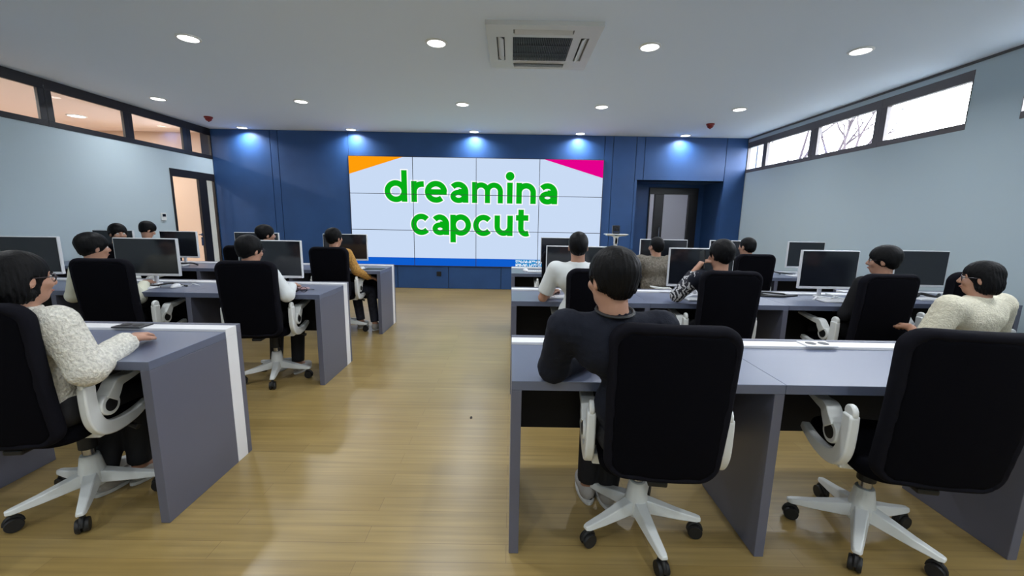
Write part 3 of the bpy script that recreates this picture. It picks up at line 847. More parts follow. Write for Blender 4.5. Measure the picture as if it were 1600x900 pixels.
CH = [
 (-1.97, 1.765, .10, -54, 'black office chair on a white star base under the person in white knit'),
 (.575, 1.630, -.10, -83, 'black office chair on a white star base behind the person in navy black'),
 (1.560, 1.605, -.18, -60, 'empty black office chair with white arms at the front desk near the bright wall'),
 (-2.975, 3.28, .06, -20, 'black office chair with white arms in front of the second row wide monitor'),
 (-1.955, 3.29, .10, -70, 'black office chair on a white base at the second row aisle desk'),
 (.60, 3.15, 0., -60, 'black office chair of the person in the white T-shirt'),
 (1.555, 3.15, -.06, 10, 'black office chair of the person holding a phone to the ear'),
 (2.60, 3.13, .06, -30, 'black office chair of the person in black with a hand at the neck'),
 (3.43, 3.33, .05, 0, 'empty black office chair at the set back desk beside the pale wall'),
 (3.08, 2.36, 1.57, 0, 'black office chair turned sideways under the person in the cream top'),
 (-1.985, 4.77, .03, -75, 'black office chair of the person in the mustard sweater'),
 (-2.90, 4.77, 0., -40, 'black office chair of the person at the far row beside the blue wall'),
 (-4.30, 4.78, -.3, 0, 'black office chair of the person whose face looks back past the monitors'),
 (.55, 4.80, .0, 20, 'empty black office chair at the far desk below the screen corner'),
 (1.66, 4.62, 1.4, 0, 'black office chair under the person in the taupe fur vest'),
 (2.67, 4.76, -.03, 30, 'black office chair in the far row in front of the blue door recess wall'),
]
for c in CH: chair(*c)

# ------------------------------------------------------------------ computers
def make_monitor(wd):
    e = empty('monitor'); hg = .318
    MB().box(-wd / 2, wd / 2, -.012, .016, .085, .085 + hg).build('case', m_bezel, e, .004)
    MB().box(-wd / 2 + .007, wd / 2 - .007, -.0135, -.010, .085 + .022, .085 + hg - .007).build('screen', m_screen, e)
    MB().box(-.12, .12, .016, .045, .14, .30).build('rear_housing', m_bezel, e, .01)
    MB().tube([(0, .04, .20), (0, .065, .12), (0, .06, .012)], [.018, .016, .016], 10).build('neck', m_bezel, e, smooth=True)
    f = MB()
    for s in (-1, 1): f.hexa([(s * .01, .05, 0), (s * .03, .05, 0), (s * .03, .05, .012), (s * .01, .05, .012)], [(s * .13, -.07, 0), (s * .15, -.07, 0), (s * .15, -.07, .008), (s * .13, -.07, .008)])
    f.box(-.03, .03, .03, .09, 0, .014)
    f.build('foot', m_bezel, e, .002)
    snapshot(e); return e
MP = {}
def monitor(x, y, rz, wd, label, z=T):
    bpy.context.view_layer.update()
    if wd not in MP: o = MP[wd] = make_monitor(wd); bpy.context.view_layer.update(); snapshot(o)
    else: o = dup(MP[wd])
    o.location = (x, y, z); o.rotation_euler = (0, 0, rz)
    return tag(o, label, 'monitor', 'desktop monitors on the bench desks')
MON = [
 (-4.02, 3.42, .12, .44, 'white framed monitor nearest the pale wall on the corridor side, second row'),
 (-3.07, 3.44, .0, .53, 'wide black monitor beside the person in the cream cardigan'),
 (-2.03, 3.44, .0, .53, 'black monitor in front of the person with glasses and white sweater'),
 (-4.76, 4.92, .1, .44, 'half hidden monitor behind the person looking back'),
 (-4.0, 4.94, .0, .44, 'monitor beside the glass corridor door in the far row'),
 (-3.06, 4.94, .0, .53, 'monitor against the blue panels in front of the far row person'),
 (-2.0, 4.94, .0, .53, 'black monitor overlapping the lower corner of the video wall'),
 (.57, 3.34, .0, .56, 'dark monitor in front of the person in the white T-shirt'),
 (1.56, 3.33, .0, .53, 'dark monitor in front of the person on the phone'),
 (2.615, 3.33, .0, .47, 'white framed square-looking monitor with cables at its foot, second row'),
 (3.56, 3.52, -.05, .44, 'white framed monitor behind the person in black, against the pale wall'),
 (.64, 4.94, .0, .56, 'far row monitor in front of the video wall bottom corner'),
 (1.84, 4.93, -.05, .56, 'far row monitor catching a bright window reflection, by the fur vest'),
 (2.62, 4.93, .0, .44, 'far row monitor half hidden by two heads near the blue wall edge'),
 (3.565, 4.93, .0, .44, 'far row monitor alone against the pale wall on the window side'),
]
for q in MON: monitor(*q)
def make_keyboard():
    e = empty('keyboard')
    MB().box(-.20, .20, -.06, .06, 0, .010).build('body', m_bezel, e, .003)
    kb = MB()
    for r in range(5):
        for c in range(15):
            x = -.192 + c * .0257; y = -.052 + r * .021
            if r == 0 and 3 < c < 9:
                if c == 4: kb.box(x, x + .126, y, y + .018, .0101, .0135)
                continue
            kb.box(x, x + .0225, y, y + .018, .0101, .0135)
    kb.build('keys', m_key, e)
    return e
def make_mouse():
    e = empty('mouse')
    g = SDF((-.05, -.07, -.01), (.05, .07, .05), .004)
    g.ell((0, 0, 0), (.031, .055, .034), 0); g.half((0, 0, 0.0), (0, 0, -1))
    g.build('shell', m_key, e)
    MB().lathe([(.007, -.003), (.007, .003)], (0, .030, .027), 12, 'x').build('wheel', m_rubber, e)
    return e
kb0 = make_keyboard(); ms0 = make_mouse(); bpy.context.view_layer.update(); snapshot(kb0); snapshot(ms0)
fk = [True, True]
def put(o0, i, x, y, rz, label, cat, grp):
    if fk[i]: o = o0; fk[i] = False
    else: o = dup(o0)
    o.location = (x, y, T + .0005); o.rotation_euler = (0, 0, rz); tag(o, label, cat, grp)
KB = [(-3.12, 3.30, -.05, 'white keyboard under the wide second row monitor'), (-4.02, 3.27, .1, 'white keyboard below the monitor nearest the pale wall'), (-2.08, 3.27, 0, 'white keyboard before the person with glasses and white sweater'),
      (-1.95, 4.80, .1, 'white keyboard before the person in the mustard sweater'), (-4.05, 4.80, .1, 'white keyboard below the monitor beside the glass door'),
      (.44, 3.19, .05, 'white keyboard beside the chair of the white T-shirt person'), (1.60, 3.18, 0, 'white keyboard before the person on the phone'),
      (2.70, 3.20, -.1, 'white keyboard below the square-looking second row monitor'), (3.62, 3.36, -.05, 'white keyboard below the monitor behind the person in black'),
      (.40, 4.79, 0, 'white keyboard on the far desk under the small print'), (1.46, 4.79, .25, 'white keyboard beside the taupe fur vest'), (3.50, 4.79, 0, 'white keyboard below the lone far monitor')]
for x, y, r, l in KB: put(kb0, 0, x, y, r, l, 'keyboard', 'white keyboards')
MS = [(-2.80, 3.37, .2, 'white mouse beside the wide second row monitor'), (-1.76, 4.80, .1, 'white mouse on the dark pad by the aisle'), (.18, 4.86, .3, 'white mouse on the far desk at the aisle end'),
      (3.30, 3.36, .1, 'white mouse below the monitor behind the person in black'), (3.80, 4.80, 0, 'white mouse by the lone far monitor')]
for x, y, r, l in MS: put(ms0, 1, x, y, r, l, 'mouse', 'white computer mice')
def cable(label, pts, m=m_cable, r=.005, parent=None):
    o = MB().tube(catmull(pts, 6), r, 7).build('cable', m, smooth=True)
    return tag(o, label, 'cable', 'loose cables on the desks')
Z0 = T + .006
cable('black cable coil beside the square-looking second row monitor', [(2.46, 3.43, Z0), (2.38, 3.40, Z0), (2.20, 3.38, Z0 + .005), (2.12, 3.42, Z0 + .02), (2.20, 3.45, Z0 + .02), (2.34, 3.42, Z0 + .012), (2.30, 3.36, Z0 + .004), (2.14, 3.37, Z0 + .004), (2.1, 3.41, Z0)], r=.008)
cable('white cable looped under the square-looking second row monitor', [(2.58, 3.38, Z0), (2.63, 3.30, Z0), (2.70, 3.33, Z0 + .02), (2.66, 3.38, Z0 + .03), (2.75, 3.31, Z0 + .004), (2.85, 3.34, Z0)], m_white)
cable('black cable lying under the wide second row monitor', [(-3.05, 3.40, Z0), (-2.95, 3.34, Z0 + .01), (-2.88, 3.42, Z0 + .02), (-2.80, 3.44, Z0), (-2.74, 3.41, Z0)], r=.007)
cable('white cable from the mouse by the wide second row monitor', [(-2.80, 3.42, Z0), (-2.74, 3.46, Z0), (-2.70, 3.42, Z0 + .02), (-2.66, 3.45, Z0)], m_white, .003)
cable('black cable bundle under the monitor behind the person in black', [(3.36, 3.46, Z0), (3.45, 3.40, Z0 + .015), (3.55, 3.46, Z0 + .03), (3.62, 3.40, Z0 + .012), (3.70, 3.45, Z0 + .025), (3.74, 3.50, Z0)], r=.012)
cable('black cable by the lone far monitor', [(3.30, 4.94, Z0), (3.24, 4.88, Z0 + .02), (3.20, 4.93, Z0 + .03), (3.34, 4.96, Z0 + .01), (3.44, 4.92, Z0)], r=.007)
cable('black cable below the monitor beside the glass door', [(-4.1, 4.88, Z0), (-3.98, 4.84, Z0 + .01), (-3.86, 4.90, Z0 + .02), (-3.76, 4.88, Z0)], r=.008)
pd = MB().box(-.11, .11, -.09, .09, 0, .004).build('mouse_pad', mat('dark_teal_pad', (.03, .05, .055), .7), bevel=.0015, loc=(-1.62, 4.82, T + .0005)); tag(pd, 'dark mouse pad at the aisle end of the far desk', 'mouse pad')
# spectacles and pink case on the aisle desk
gl = tag(empty('eyeglasses', (-1.70, 3.235, T)), 'black eyeglasses lying folded on the second row aisle desk', 'eyeglasses')
for s in (-1, 1):
    MB().tube([(s * .035 + .028 * math.cos(a), 0, .024 + .02 * math.sin(a)) for a in [2 * PI * k / 18 for k in range(19)]], .0025, 6).build('rim', m_black, gl, smooth=True)
    MB().tube([(s * .064, 0, .03), (s * .066, .05, .02), (s * .06, .12, .004)], .0025, 6).build('temple', m_black, gl, smooth=True)
pc = MB().sphere((0, 0, .014), (.075, .03, .014)).build('glasses_case', mat('pink_case', (.55, .36, .38), .5), smooth=True, loc=(-1.74, 3.24 + .1, T)); tag(pc, 'pale pink soft case beside the black eyeglasses', 'case')
sh = MB().ribbon([(-.10, 0), (-.04, .006), (.03, .004), (.10, .012)], .0008, -.14, .14, 'xz').build('paper_sheet', m_key, loc=(-1.93, 3.27, T + .002)); tag(sh, 'white paper sheet beside the pink case', 'paper')

# ------------------------------------------------------------------ people
def rot3(yaw, pitch=0., roll=0.):
    """columns: right, forward, up of the head; yaw counter-clockwise, pitch up"""
    return np.array(Matrix.Rotation(yaw, 3, 'Z') @ Matrix.Rotation(pitch, 3, 'X') @ Matrix.Rotation(roll, 3, 'Y'))
def ik(S, Hd, l1, l2, hint):
    S = np.array(S, float); Hd = np.array(Hd, float); v = Hd - S; d = np.linalg.norm(v)
    if d > (l1 + l2) * .995: k = (l1 + l2) * .995 / d; Hd = S + v * k; v = Hd - S; d = np.linalg.norm(v)
    u = v / d; a = (l1 * l1 - l2 * l2 + d * d) / (2 * d); h = math.sqrt(max(l1 * l1 - a * a, 0))
    n = np.array(hint, float); n -= u * (n @ u); n /= np.linalg.norm(n) + 1e-9
    return S + u * a + n * h, Hd
def person(label, x, y, yaw, ztop, lean=(0, .03), head=(0, 0), hyaw=0., hpitch=0., hroll=0., hands=None, hints=None, hair='short', top=None, sleeve=None,
           short_sleeve=False, trousers=None, shoe=None, glasses=False, fine=False, build=1., curl=(.5, .5), feet=None, puff=0., lanyard=False, fur=0., palm=None, collar=True, hs=.86, elbows=None):
    h = .0085 if fine else .0115
    zs = ztop - .252
    N = np.array([lean[0], lean[1] + .01, zs + .01])
    Hc = np.array([lean[0] + head[0], lean[1] + .015 + head[1], ztop - .127 * hs])
    R = rot3(hyaw, hpitch, hroll)
    HS = hs
    def hp(*p): return Hc + R @ (np.array(p) * HS)
    hip = np.array([0, .055, .575])
    ch = np.array([lean[0] * .8, lean[1] * .75 + .015, zs - .10])
    wa = np.array([lean[0] * .35, .045, .69])
    sw = .148 * build
    S = [N + np.array([-sw, 0, -.035]), N + np.array([sw, 0, -.035])]
    hands = hands or [(-.16, .30, .79), (.16, .30, .79)]
    hints = hints or [(-.6, -.3, -1), (.6, -.3, -1)]
    arms = []
    for i in (0, 1):
        e, w = ik(S[i], hands[i], .25, .215, hints[i])
        if elbows and elbows[i] is not None: e = np.array(elbows[i], float); w = np.array(hands[i], float)
        arms.append((S[i], e, w))
    hipj = [np.array([sx * .085, .06, .565]) for sx in (-1, 1)]
    feet = feet or [(-.10, .38), (.10, .38)]
    legs = []
    for i in (0, 1):
        an = np.array([feet[i][0], feet[i][1], .085])
        kn, an = ik(hipj[i], an, .37, .40, (0, .6, 1)); kn[2] = min(kn[2], .585)
        legs.append((hipj[i], kn, an))
    lo = np.array([-.55, -.35, -.02]); hi = np.array([.55, .75, ztop + .06])
    pts = [p for a in arms for p in a]
    lo[:2] = np.minimum(lo[:2], np.min(pts, 0)[:2] - .12); hi[:2] = np.maximum(hi[:2], np.max(pts, 0)[:2] + .16)
    fb = [(Hc - [.10, .13, .125], Hc + [.10, .13, .125], .004 if fine else .006)]
    for i in (0, 1):
        if fine or palm: w = arms[i][2]; fb.append((w - .10, w + .10, .0055 if fine else .007))
    g = SDF(lo, hi, h * 1.15, fb)
    # trunk and legs under the clothes
    g.cap(hip + [-.06, 0, 0], hip + [.06, 0, 0], .085, k=.03); g.cap(hip, ch, .085, .085, k=.05)
    g.cap(ch + [-.06, 0, 0], ch + [.06, 0, 0], .078, k=.04); g.cap(S[0], S[1], .04, k=.04)
    for a, kn, an in legs:
        g.cap(a, kn, .062, .045, k=.03); g.cap(kn, an, .042, .03, k=.02); g.cap(an, an + [0, .10, -.045], .03, .022, k=.02)
    for i, (a, e, w) in enumerate(arms):
        g.cap(a, e, .038, .034, k=.02); g.cap(e, w, .034, .024, k=.015)
        # hand
        f = (w - e) / np.linalg.norm(w - e)
        n = np.array(palm[i] if palm and palm[i] is not None else (0, 0, -1), float); n -= f * (f @ n); n /= np.linalg.norm(n)
        sd = np.cross(f, n) * (1 if i == 1 else -1)       # towards the thumb
        if palm is None or palm[i] is None:
            f = f - np.array([0, 0, f[2]]) * .7; f /= np.linalg.norm(f); n = np.array([0, 0, -1.]); sd = np.cross(f, n); sd /= np.linalg.norm(sd); sd *= (1 if i == 1 else -1)
        sd = -sd
        cu = curl[i]
        for q, (off, L) in enumerate(((.026, .066), (.009, .074), (-.009, .069), (-.025, .054))):
            kn_ = w + f * .078 + sd * off
            g.cap(w + f * .01 + sd * off * .6, kn_, .014, .0105, k=.012)
            d1 = f * math.cos(cu) + n * math.sin(cu); d2 = f * math.cos(cu * 2) + n * math.sin(cu * 2)
            m1 = kn_ + d1 * L * .55; g.cap(kn_, m1, .0095, .0085, k=.004); g.cap(m1, m1 + d2 * L * .45, .0085, .007, k=.004)
        t0 = w + f * .025 + sd * .024; t1 = t0 + (f * .6 + sd * .65 + n * .25) * .042; t2 = t1 + (f * .9 + sd * .15 + n * .3) * .03
        g.cap(t0, t1, .014, .011, k=.01); g.cap(t1, t2, .0105, .008, k=.004)
    # neck and head
    g.cap(N + [0, -.01, -.02], hp(0, -.018, -.05), .053, .046, k=.03)
    g.ell(hp(0, -.012, .026), np.array((.073, .092, .086)) * HS, .02, rot=R)
    g.ell(hp(0, .022, -.045), np.array((.054, .062, .066)) * HS, .03, rot=R)
    g.ell(hp(0, .052, -.088), np.array((.024, .024, .020)) * HS, .025, rot=R)
    g.ell(hp(0, .060, .020), np.array((.05, .022, .018)) * HS, .02, rot=R)             # brow
    g.cap(hp(0, .082, .006), hp(0, .098, -.026), .008, .0125, k=.012)     # nose
    for sx in (-1, 1):
        g.ell(hp(sx * .013, .086, -.031), np.array((.009, .010, .008)) * HS, .008, rot=R)
        g.ell(hp(sx * .030, .088, .004), np.array((.017, .014, .011)) * HS, .012, op='s', rot=R)
        g.ell(hp(sx * .038, .066, -.028), np.array((.022, .018, .02)) * HS, .02, rot=R)
        g.ell(hp(sx * .076, -.006, -.012), np.array((.010, .020, .031)) * HS, .008, rot=R)
        g.ell(hp(sx * .086, -.002, -.008), np.array((.006, .011, .018)) * HS, .006, op='s', rot=R)
    g.ell(hp(0, .083, -.058), np.array((.022, .010, .006)) * HS, .008, rot=R); g.ell(hp(0, .080, -.069), np.array((.018, .010, .007)) * HS, .008, rot=R)
    body = g.build('person', m_skin)
    body.location = (x, y, 0); body.rotation_euler = (0, 0, yaw)
    tag(body, label, 'person', 'people seated at the desks')
    eb = MB()
    for sx in (-1, 1):
        c = hp(sx * .030, .0715, .003)
        MB().sphere(tuple(c), .0115, 12, 8).build('eyeball', mat('eye_white', (.7, .68, .66), .2), body, smooth=True)
        c2 = hp(sx * .030, .0795, .003); MB().sphere(tuple(c2), (.0055, .0055, .0055), 10, 6).build('iris', m_hair, body, smooth=True)
        MB().tube([tuple(hp(sx * .014, .087, .022)), tuple(hp(sx * .032, .084, .027)), tuple(hp(sx * .05, .070, .021))], [.003, .004, .002], 6).build('eyebrow', m_hair, body, smooth=True)
    MB().tube([tuple(hp(-.021, .083, -.062)), tuple(hp(-.010, .0915, -.061)), tuple(hp(0, .093, -.0625)), tuple(hp(.010, .0915, -.061)), tuple(hp(.021, .083, -.062))], [.002, .0042, .0045, .0042, .002], 8).build('lips', m_lip, body, smooth=True)
    # hair
    g = SDF(Hc - .16, Hc + .14, .0042 if fine else .007)
    g.ell(hp(0, -.016, .030), np.array((.083, .104, .096)) * HS, .0, rot=R)
    g.ell(hp(0, -.060, -.022), np.array((.064, .044, .054)) * HS, .03, rot=R)
    if hair == 'bob':
        for sx in (-1, 1): g.ell(hp(sx * .062, -.030, -.035), np.array((.028, .060, .072)) * HS, .02, rot=R)
        g.ell(hp(0, -.070, -.055), np.array((.072, .042, .060)) * HS, .03, rot=R)
    if hair == 'full':
        g.ell(hp(0, -.02, .045), np.array((.088, .108, .090)) * HS, .02, rot=R)
        for sx in (-1, 1): g.ell(hp(sx * .070, -.012, .0), np.array((.017, .050, .042)) * HS, .02, rot=R)
    g.ell(hp(0, .125, -.062), np.array((.092, .085, .100 if hair != 'fringe' else .09)) * HS, .012, op='s', rot=R)
    g.ell(hp(0, .085, -.085), np.array((.085, .07, .06)) * HS, .01, op='s', rot=R)
    for sx in (-1, 1):
        g.ell(hp(sx * .092, .012, -.030), np.array((.026, .030 if hair != 'bob' else .022, .040)) * HS, .008, op='s', rot=R)
    # strands: shallow ripples running down from the crown
    XX, YY, ZZ = g.X - Hc[0], g.Y - Hc[1], g.Z - Hc[2]
    lx = R[0, 0] * XX + R[1, 0] * YY + R[2, 0] * ZZ; ly = R[0, 1] * XX + R[1, 1] * YY + R[2, 1] * ZZ; lz = R[0, 2] * XX + R[1, 2] * YY + R[2, 2] * ZZ
    ph = np.arctan2(lx, -(ly + .03)); rad = np.sqrt(lx ** 2 + (ly + .03) ** 2)
    HA = .0009
    s0 = (x * 7.3 + y * 3.1) % 6.28
    edge = 1 + 1.5 * np.clip((-.01 - lz) / .04, 0, 1)
    g.D = g.D + HA * edge * (np.sin(29 * ph + 40 * lz + s0) + .8 * np.sin(53 * ph - 55 * lz + 2 * s0) + .7 * np.sin(160 * lx + 90 * lz) * np.sin(170 * ly + s0)) * np.clip(rad / .05, 0, 1)
    g.build('hair', m_hair, body)
    # garments
    top = top or m_dark
    P_ = puff
    def sleeves(g, idx=(0, 1)):
        for i in idx:
            a, e, w = arms[i]
            if short_sleeve:
                g.cap(a, a + (e - a) * .82, .058 + P_, .060 + P_, k=.03, cut=1.0)
            else:
                g.cap(a, e, .054 + P_, .049 + P_, k=.025); g.cap(e, w, .049 + P_, .037 + P_ * .7, k=.02, cut=.96)
    g = SDF(lo, hi, h)
    g.cap(hip + [-.06, 0, .0], hip + [.06, 0, .0], .088, k=.03); g.cap(hip + [0, 0, .02], ch, .086, .09, k=.06)
    g.cap(wa + [-.05, 0, 0], wa + [.05, 0, 0], .084 + P_ * .3, k=.05)
    g.cap(ch + [-.062 * build, 0, 0], ch + [.066 * build, 0, 0], .088 + P_ * .4, k=.05)
    g.cap(S[0] + [.03, 0, -.01], S[1] + [-.03, 0, -.01], .058 + P_ * .5, k=.05)
    if collar: g.cap(N + [0, -.006, -.03], N + [0, -.004, .022], .066, .060, k=.02, cut=1.)
    if sleeve is None: sleeves(g)
    else: 
        for i in (0, 1): g.cap(S[i], S[i] + (arms[i][1] - S[i]) * .25, .054, .054, k=.025)
    g.half((0, 0, .495), (0, 0, -1))
    if fur or puff:
        am = fur or .003; fx = 55 if fur else 95
        g.D = g.D + am * np.sin(fx * g.X + 9 * np.sin(17 * g.Z)) * np.sin(fx * g.Z + 7 * np.sin(23 * g.X)) * np.sin(fx * g.Y + 1.)
    if lanyard: pass
    o = g.build('sweater' if not short_sleeve else 'top', top, body)
    if sleeve is not None:
        for i in (0, 1):
            g = SDF(np.min(arms[i], 0) - .12, np.max(arms[i], 0) + .12, h); sleeves(g, (i,)); g.build('sleeve', sleeve, body)
    if lanyard:
        MB().tube([tuple(N + np.array([.064 * math.cos(a), -.010 + .064 * math.sin(a), .026 + .010 * math.sin(a)])) for a in [2 * PI * k / 24 for k in range(25)]], .006, 6).build('lanyard', m_rubber, body, smooth=True)
    g = SDF((-.40, -.2, .03), (.40, .80, .70), h)
    g.cap(hip + [-.05, 0, -.005], hip + [.05, 0, -.005], .094, k=.02)
    for a, kn, an in legs:
        g.cap(a, kn, .076, .060, k=.03); g.cap(kn, an + [0, 0, .02], .060, .050, k=.02, cut=1.)
    g.half((0, 0, .497), (0, 0, -1)) if False else None
    g.build('trousers', trousers or m_trou, body)
    for a, kn, an in legs:
        g = SDF(an - [.08, .12, .12], an + [.08, .24, .08], .007)
        g.ell((an[0], an[1] + .0, .05), (.040, .050, .050), .0); g.ell((an[0], an[1] + .09, .036), (.042, .085, .036), .03); g.half((0, 0, .006), (0, 0, -1))
        s_ = g.build('shoe', shoe or m_shoe, body)
        MB().prism([(an[0] + .043 * math.cos(t_) , an[1] + .058 + .118 * math.sin(t_)) for t_ in [2 * PI * k / 22 for k in range(22)]], .001, .018, 'xy').build('sole', m_sole, s_, .003)
    if glasses:
        for sx in (-1, 1):
            c = [hp(sx * .033 + .024 * math.cos(a), .089 - .08 * abs(sx * .033 + .024 * math.cos(a)) * .5, .002 + .020 * math.sin(a)) for a in [2 * PI * k / 18 for k in range(19)]]
            gf = MB().tube([tuple(p) for p in c], .0022, 6)
            gf.tube([tuple(hp(sx * .057, .085, .008)), tuple(hp(sx * .076, .085, .008)), tuple(hp(sx * .080, .0, .004)), tuple(hp(sx * .078, -.012, -.006))], .002, 6)
            if sx > 0: gf.tube([tuple(hp(-.009, .089, .006)), tuple(hp(0, .093, .008)), tuple(hp(.009, .089, .006))], .002, 6)
            gf.build('eyeglass_frame', m_gframe, body, smooth=True)
    return body, arms, R, Hc
m_gframe = mat('spectacle_frame', (.06, .05, .06), .25)
m_trou = mat('black_trousers', (.010, .010, .013), .85, bump=(90, .3))
m_shoe = mat('grey_trainer', (.42, .40, .38), .6, bump=(60, .3)); m_sole = mat('pale_sole', (.6, .6, .58), .6)
m_knit = mat('white_knit', (.72, .70, .63), .9, bump=(85, 1., (1, 1, 1), .012), var=(85, .22))
m_cream = mat('cream_fleece', (.72, .68, .54), .95, bump=(110, .8, (1, 1, 1), .008), var=(60, .08))
m_navy = mat('navy_black_sweater', (.007, .009, .018), .85, spec=.25, bump=(160, .25))
m_blackt = mat('black_top', (.008, .008, .010), .85, spec=.25, bump=(120, .25))
m_tee = mat('white_tee', (.70, .73, .74), .85, bump=(40, .3)); m_cardi = mat('cream_cardigan', (.70, .70, .58), .9, bump=(90, .5))
m_mustard = mat('mustard_knit', (.46, .24, .055), .9, bump=(90, .8, (1, 1, 1), .01), var=(70, .35))
m_fur = mat('taupe_fur', (.185, .165, .135), .95, bump=(75, 1., (1, 1, .5), .02), var=(40, .3))
m_jean = mat('dark_denim', (.016, .018, .032), .8, bump=(120, .3), var=(30, .5))
def zebra():
    m = mat('zebra_sleeve', (.5, .5, .52), .8); nt = m.node_tree
    tc = nt.nodes.new('ShaderNodeTexCoord'); w = nt.nodes.new('ShaderNodeTexWave'); w.inputs['Scale'].default_value = 11; w.inputs['Distortion'].default_value = 9; w.inputs['Detail Scale'].default_value = 2.2
    r = nt.nodes.new('ShaderNodeValToRGB'); r.color_ramp.interpolation = 'CONSTANT'
    r.color_ramp.elements[0].color = (.012, .012, .02, 1); r.color_ramp.elements[1].color = (.5, .5, .53, 1); r.color_ramp.elements[1].position = .55
    nt.links.new(tc.outputs['Object'], w.inputs[0]); nt.links.new(w.outputs[0], r.inputs[0]); nt.links.new(r.outputs[0], nt.nodes['Principled BSDF'].inputs['Base Color'])
    return m
m_zebra = zebra()

# front row
person('person in white chunky knit and glasses with a hand on the front desk', -1.905, 1.515, -.10, 1.213, lean=(.01, .02), head=(.02, 0), hyaw=-.25, hpitch=-.05,
       hands=[(-.06, .20, .70), (.165, .275, .793)], elbows=[(-.20, .03, .70), (.235, .045, .745)], hair='bob', top=m_knit, glasses=True, fine=True, puff=.013, curl=(.4, .45), feet=[(-.10, .30), (-.02, .40)])
person('person in a navy black sweater and lanyard seen from behind, elbow on desk', .50, 1.365, .03, 1.268, lean=(-.135, .02), head=(-.015, 0), hyaw=.42, hpitch=-.04, hroll=.04,
       hands=[(-.16, .27, .80), (.10, .30, .79)], elbows=[(-.325, .14, .80), None], hair='full', top=m_navy, fine=True, lanyard=True, build=1.16, feet=[(-.09, .46), (.0, .42)], puff=.008)
person('person in a cream short sleeved top and glasses by the bright wall', 2.85, 2.39, .22, 1.165, lean=(.0, .03), hyaw=.52, hpitch=-.06,
       hands=[(-.17, .24, .70), (.14, .25, .68)], hair='bob', top=m_cream, short_sleeve=True, fine=True, glasses=True, build=1.45, puff=.014, feet=[(-.08, .40), (.10, .40)])
# second row
person('person in a cream cardigan beside the wide second row monitor', -3.13, 3.05, -.05, 1.205, lean=(-.03, .03), hyaw=-.45, hpitch=-.05, hair='full', top=m_cardi, glasses=False,
       hands=[(-.22, .26, .79), (.1, .28, .79)])
person('person in a white sweater and glasses at the second row aisle desk', -1.985, 3.045, -.1, 1.205, lean=(.01, .03), hyaw=-.30, hpitch=-.12, hair='full', top=m_tee, glasses=True,
       hands=[(-.15, .28, .79), (.20, .22, .80)], elbows=[None, (.285, .03, .765)], puff=.004)
person('person in a white T-shirt seen from behind below the screen corner', .50, 2.935, 0, 1.283, lean=(-.01, .03), hyaw=-.1, hair='short', top=m_tee, short_sleeve=True, build=1.1)
pb, parms, pR, pHc = person('person in navy with zebra patterned sleeves holding a phone to the ear', 1.535, 2.93, 0, 1.238, lean=(.0, .03), hyaw=.25, hpitch=-.06, hair='full', top=m_navy, sleeve=m_zebra,
       hands=[(-.155, .10, .995), (.14, .28, .79)], elbows=[(-.265, .12, .81), None], palm=[(1, -.1, 0), None], curl=(.55, .5))
person('person in black with glasses in profile before the pale wall', 2.735, 2.93, .12, 1.215, lean=(.0, .03), hyaw=.70, hpitch=-.04, hair='full', top=m_blackt, glasses=True, hands=[(-.10, .22, .70), (.10, .22, .70)])
# row nearest the video wall
person('person in a mustard sweater and dark jeans at the far aisle desk', -2.0, 4.555, -.12, 1.23, lean=(.02, .02), hyaw=-.35, hair='full', top=m_mustard, trousers=m_jean,
       hands=[(-.14, .26, .79), (.33, .20, .66)], elbows=[None, (.27, .02, .76)], feet=[(.12, .36), (.33, .30)])
person('person with turned head in the far row before the blue panels', -2.77, 4.56, -.1, 1.252, lean=(.02, .03), hyaw=-.7, hair='full', top=m_blackt)
person('person in dark clothes whose face looks back past the monitors', -4.42, 4.56, -.6, 1.238, lean=(.0, .03), hyaw=-1.45, hpitch=-.05, hair='full', top=m_blackt)
person('person in a white shirt with head bowed near the glass door', -5.02, 5.62, -.9, 1.245, lean=(.0, .03), hyaw=.3, hpitch=-.45, hair='full', top=m_tee, hands=[(-.08, .25, .70), (.08, .25, .70)])
person('person in a taupe fur vest seen from behind in the far row', 1.615, 4.50, 0, 1.20, lean=(.0, .03), hyaw=.35, hair='short', top=m_fur, fur=.004, puff=.022, build=1.1,
       hands=[(-.17, .28, .79), (.16, .28, .79)])
person('person in dark clothes in the far row near the pale wall', 2.66, 4.55, .1, 1.21, lean=(.0, .03), hyaw=.3, hair='short', top=m_blackt)
chair(-4.86, 5.76, -.9, 0, 'black office chair standing past the far desks under the bowed person')
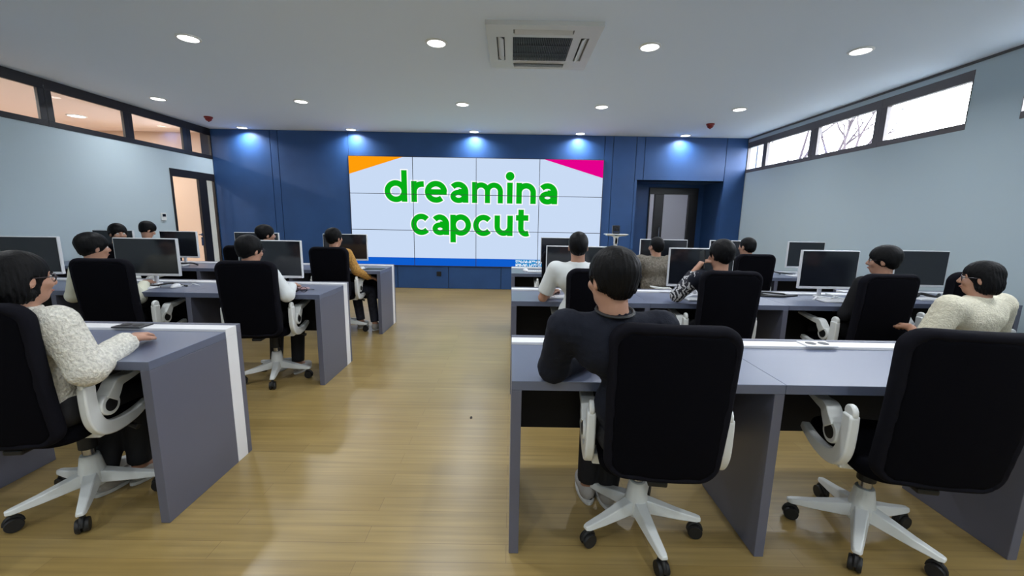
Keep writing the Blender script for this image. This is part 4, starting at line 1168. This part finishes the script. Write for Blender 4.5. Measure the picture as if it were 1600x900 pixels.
# phone in the hand
ph = tag(empty('phone', (1.535 - .105, 2.93 + .10, 1.085)), 'dark mobile phone held to the ear in the second row', 'phone')
ph.rotation_euler = (math.radians(-15), math.radians(4), 0)
MB().box(-.005, .005, -.036, .036, -.07, .07).build('body', m_black, ph, .003); MB().box(.0051, .0058, -.032, .032, -.064, .064).build('display', m_screen, ph)
fl = MB().prism([(0, -.018), (.010, -.006), (.008, .010), (0, .022), (-.009, .008), (-.007, -.008)], 0, .003, 'xy').build('leaf_scrap', mat('dark_scrap', (.03, .022, .015), .8), bevel=.0008, loc=(-.257, 2.629, .0005)); tag(fl, 'tiny dark scrap lying on the aisle floor', 'scrap')

# tree outdoors behind the far window lights
tr = tag(empty('tree', (6.6, 9.6, -.1)), 'bare branching tree outdoors behind the far bright windows', 'tree')
m_bark = mat('bark', (.035, .025, .032), .9, bump=(20, .5)); m_leaf = mat('leaf', (.06, .055, .055), .7)
tb = MB(); rr = random.Random(11); tips = []
def branch(p, d, L, r, depth):
    q = p + d * L; mid = p + d * L * .5 + Vector((rr.uniform(-.05, .05), rr.uniform(-.05, .05), 0)) * L
    tb.tube([p, mid, q], [r, r * .85, r * .65], 6)
    if depth == 0: tips.append(q); return
    for k in range(3 if depth > 1 else 2):
        nd = (d + Vector((rr.uniform(-.8, .8), rr.uniform(-.8, .8), rr.uniform(-.1, .5)))).normalized()
        branch(q, nd, L * .68, r * .6, depth - 1)
branch(Vector((0, 0, 0)), Vector((.03, 0, 1)), 1.7, .10, 4)
tb.build('trunk', m_bark, tr, smooth=True)
lb = MB()
for p in tips:
    for k in range(7):
        c = p + Vector((rr.gauss(0, .14), rr.gauss(0, .14), rr.gauss(0, .14))); a = rr.uniform(0, 6.28); u = Vector((math.cos(a), math.sin(a), rr.uniform(-.5, .5))) * .05; v = Vector((-math.sin(a), math.cos(a), rr.uniform(-.5, .5))) * .025
        lb.add([c - u, c - v, c + u, c + v], [(0, 1, 2, 3)])
lo = lb.build('foliage', m_leaf, tr); lo['kind'] = 'stuff'
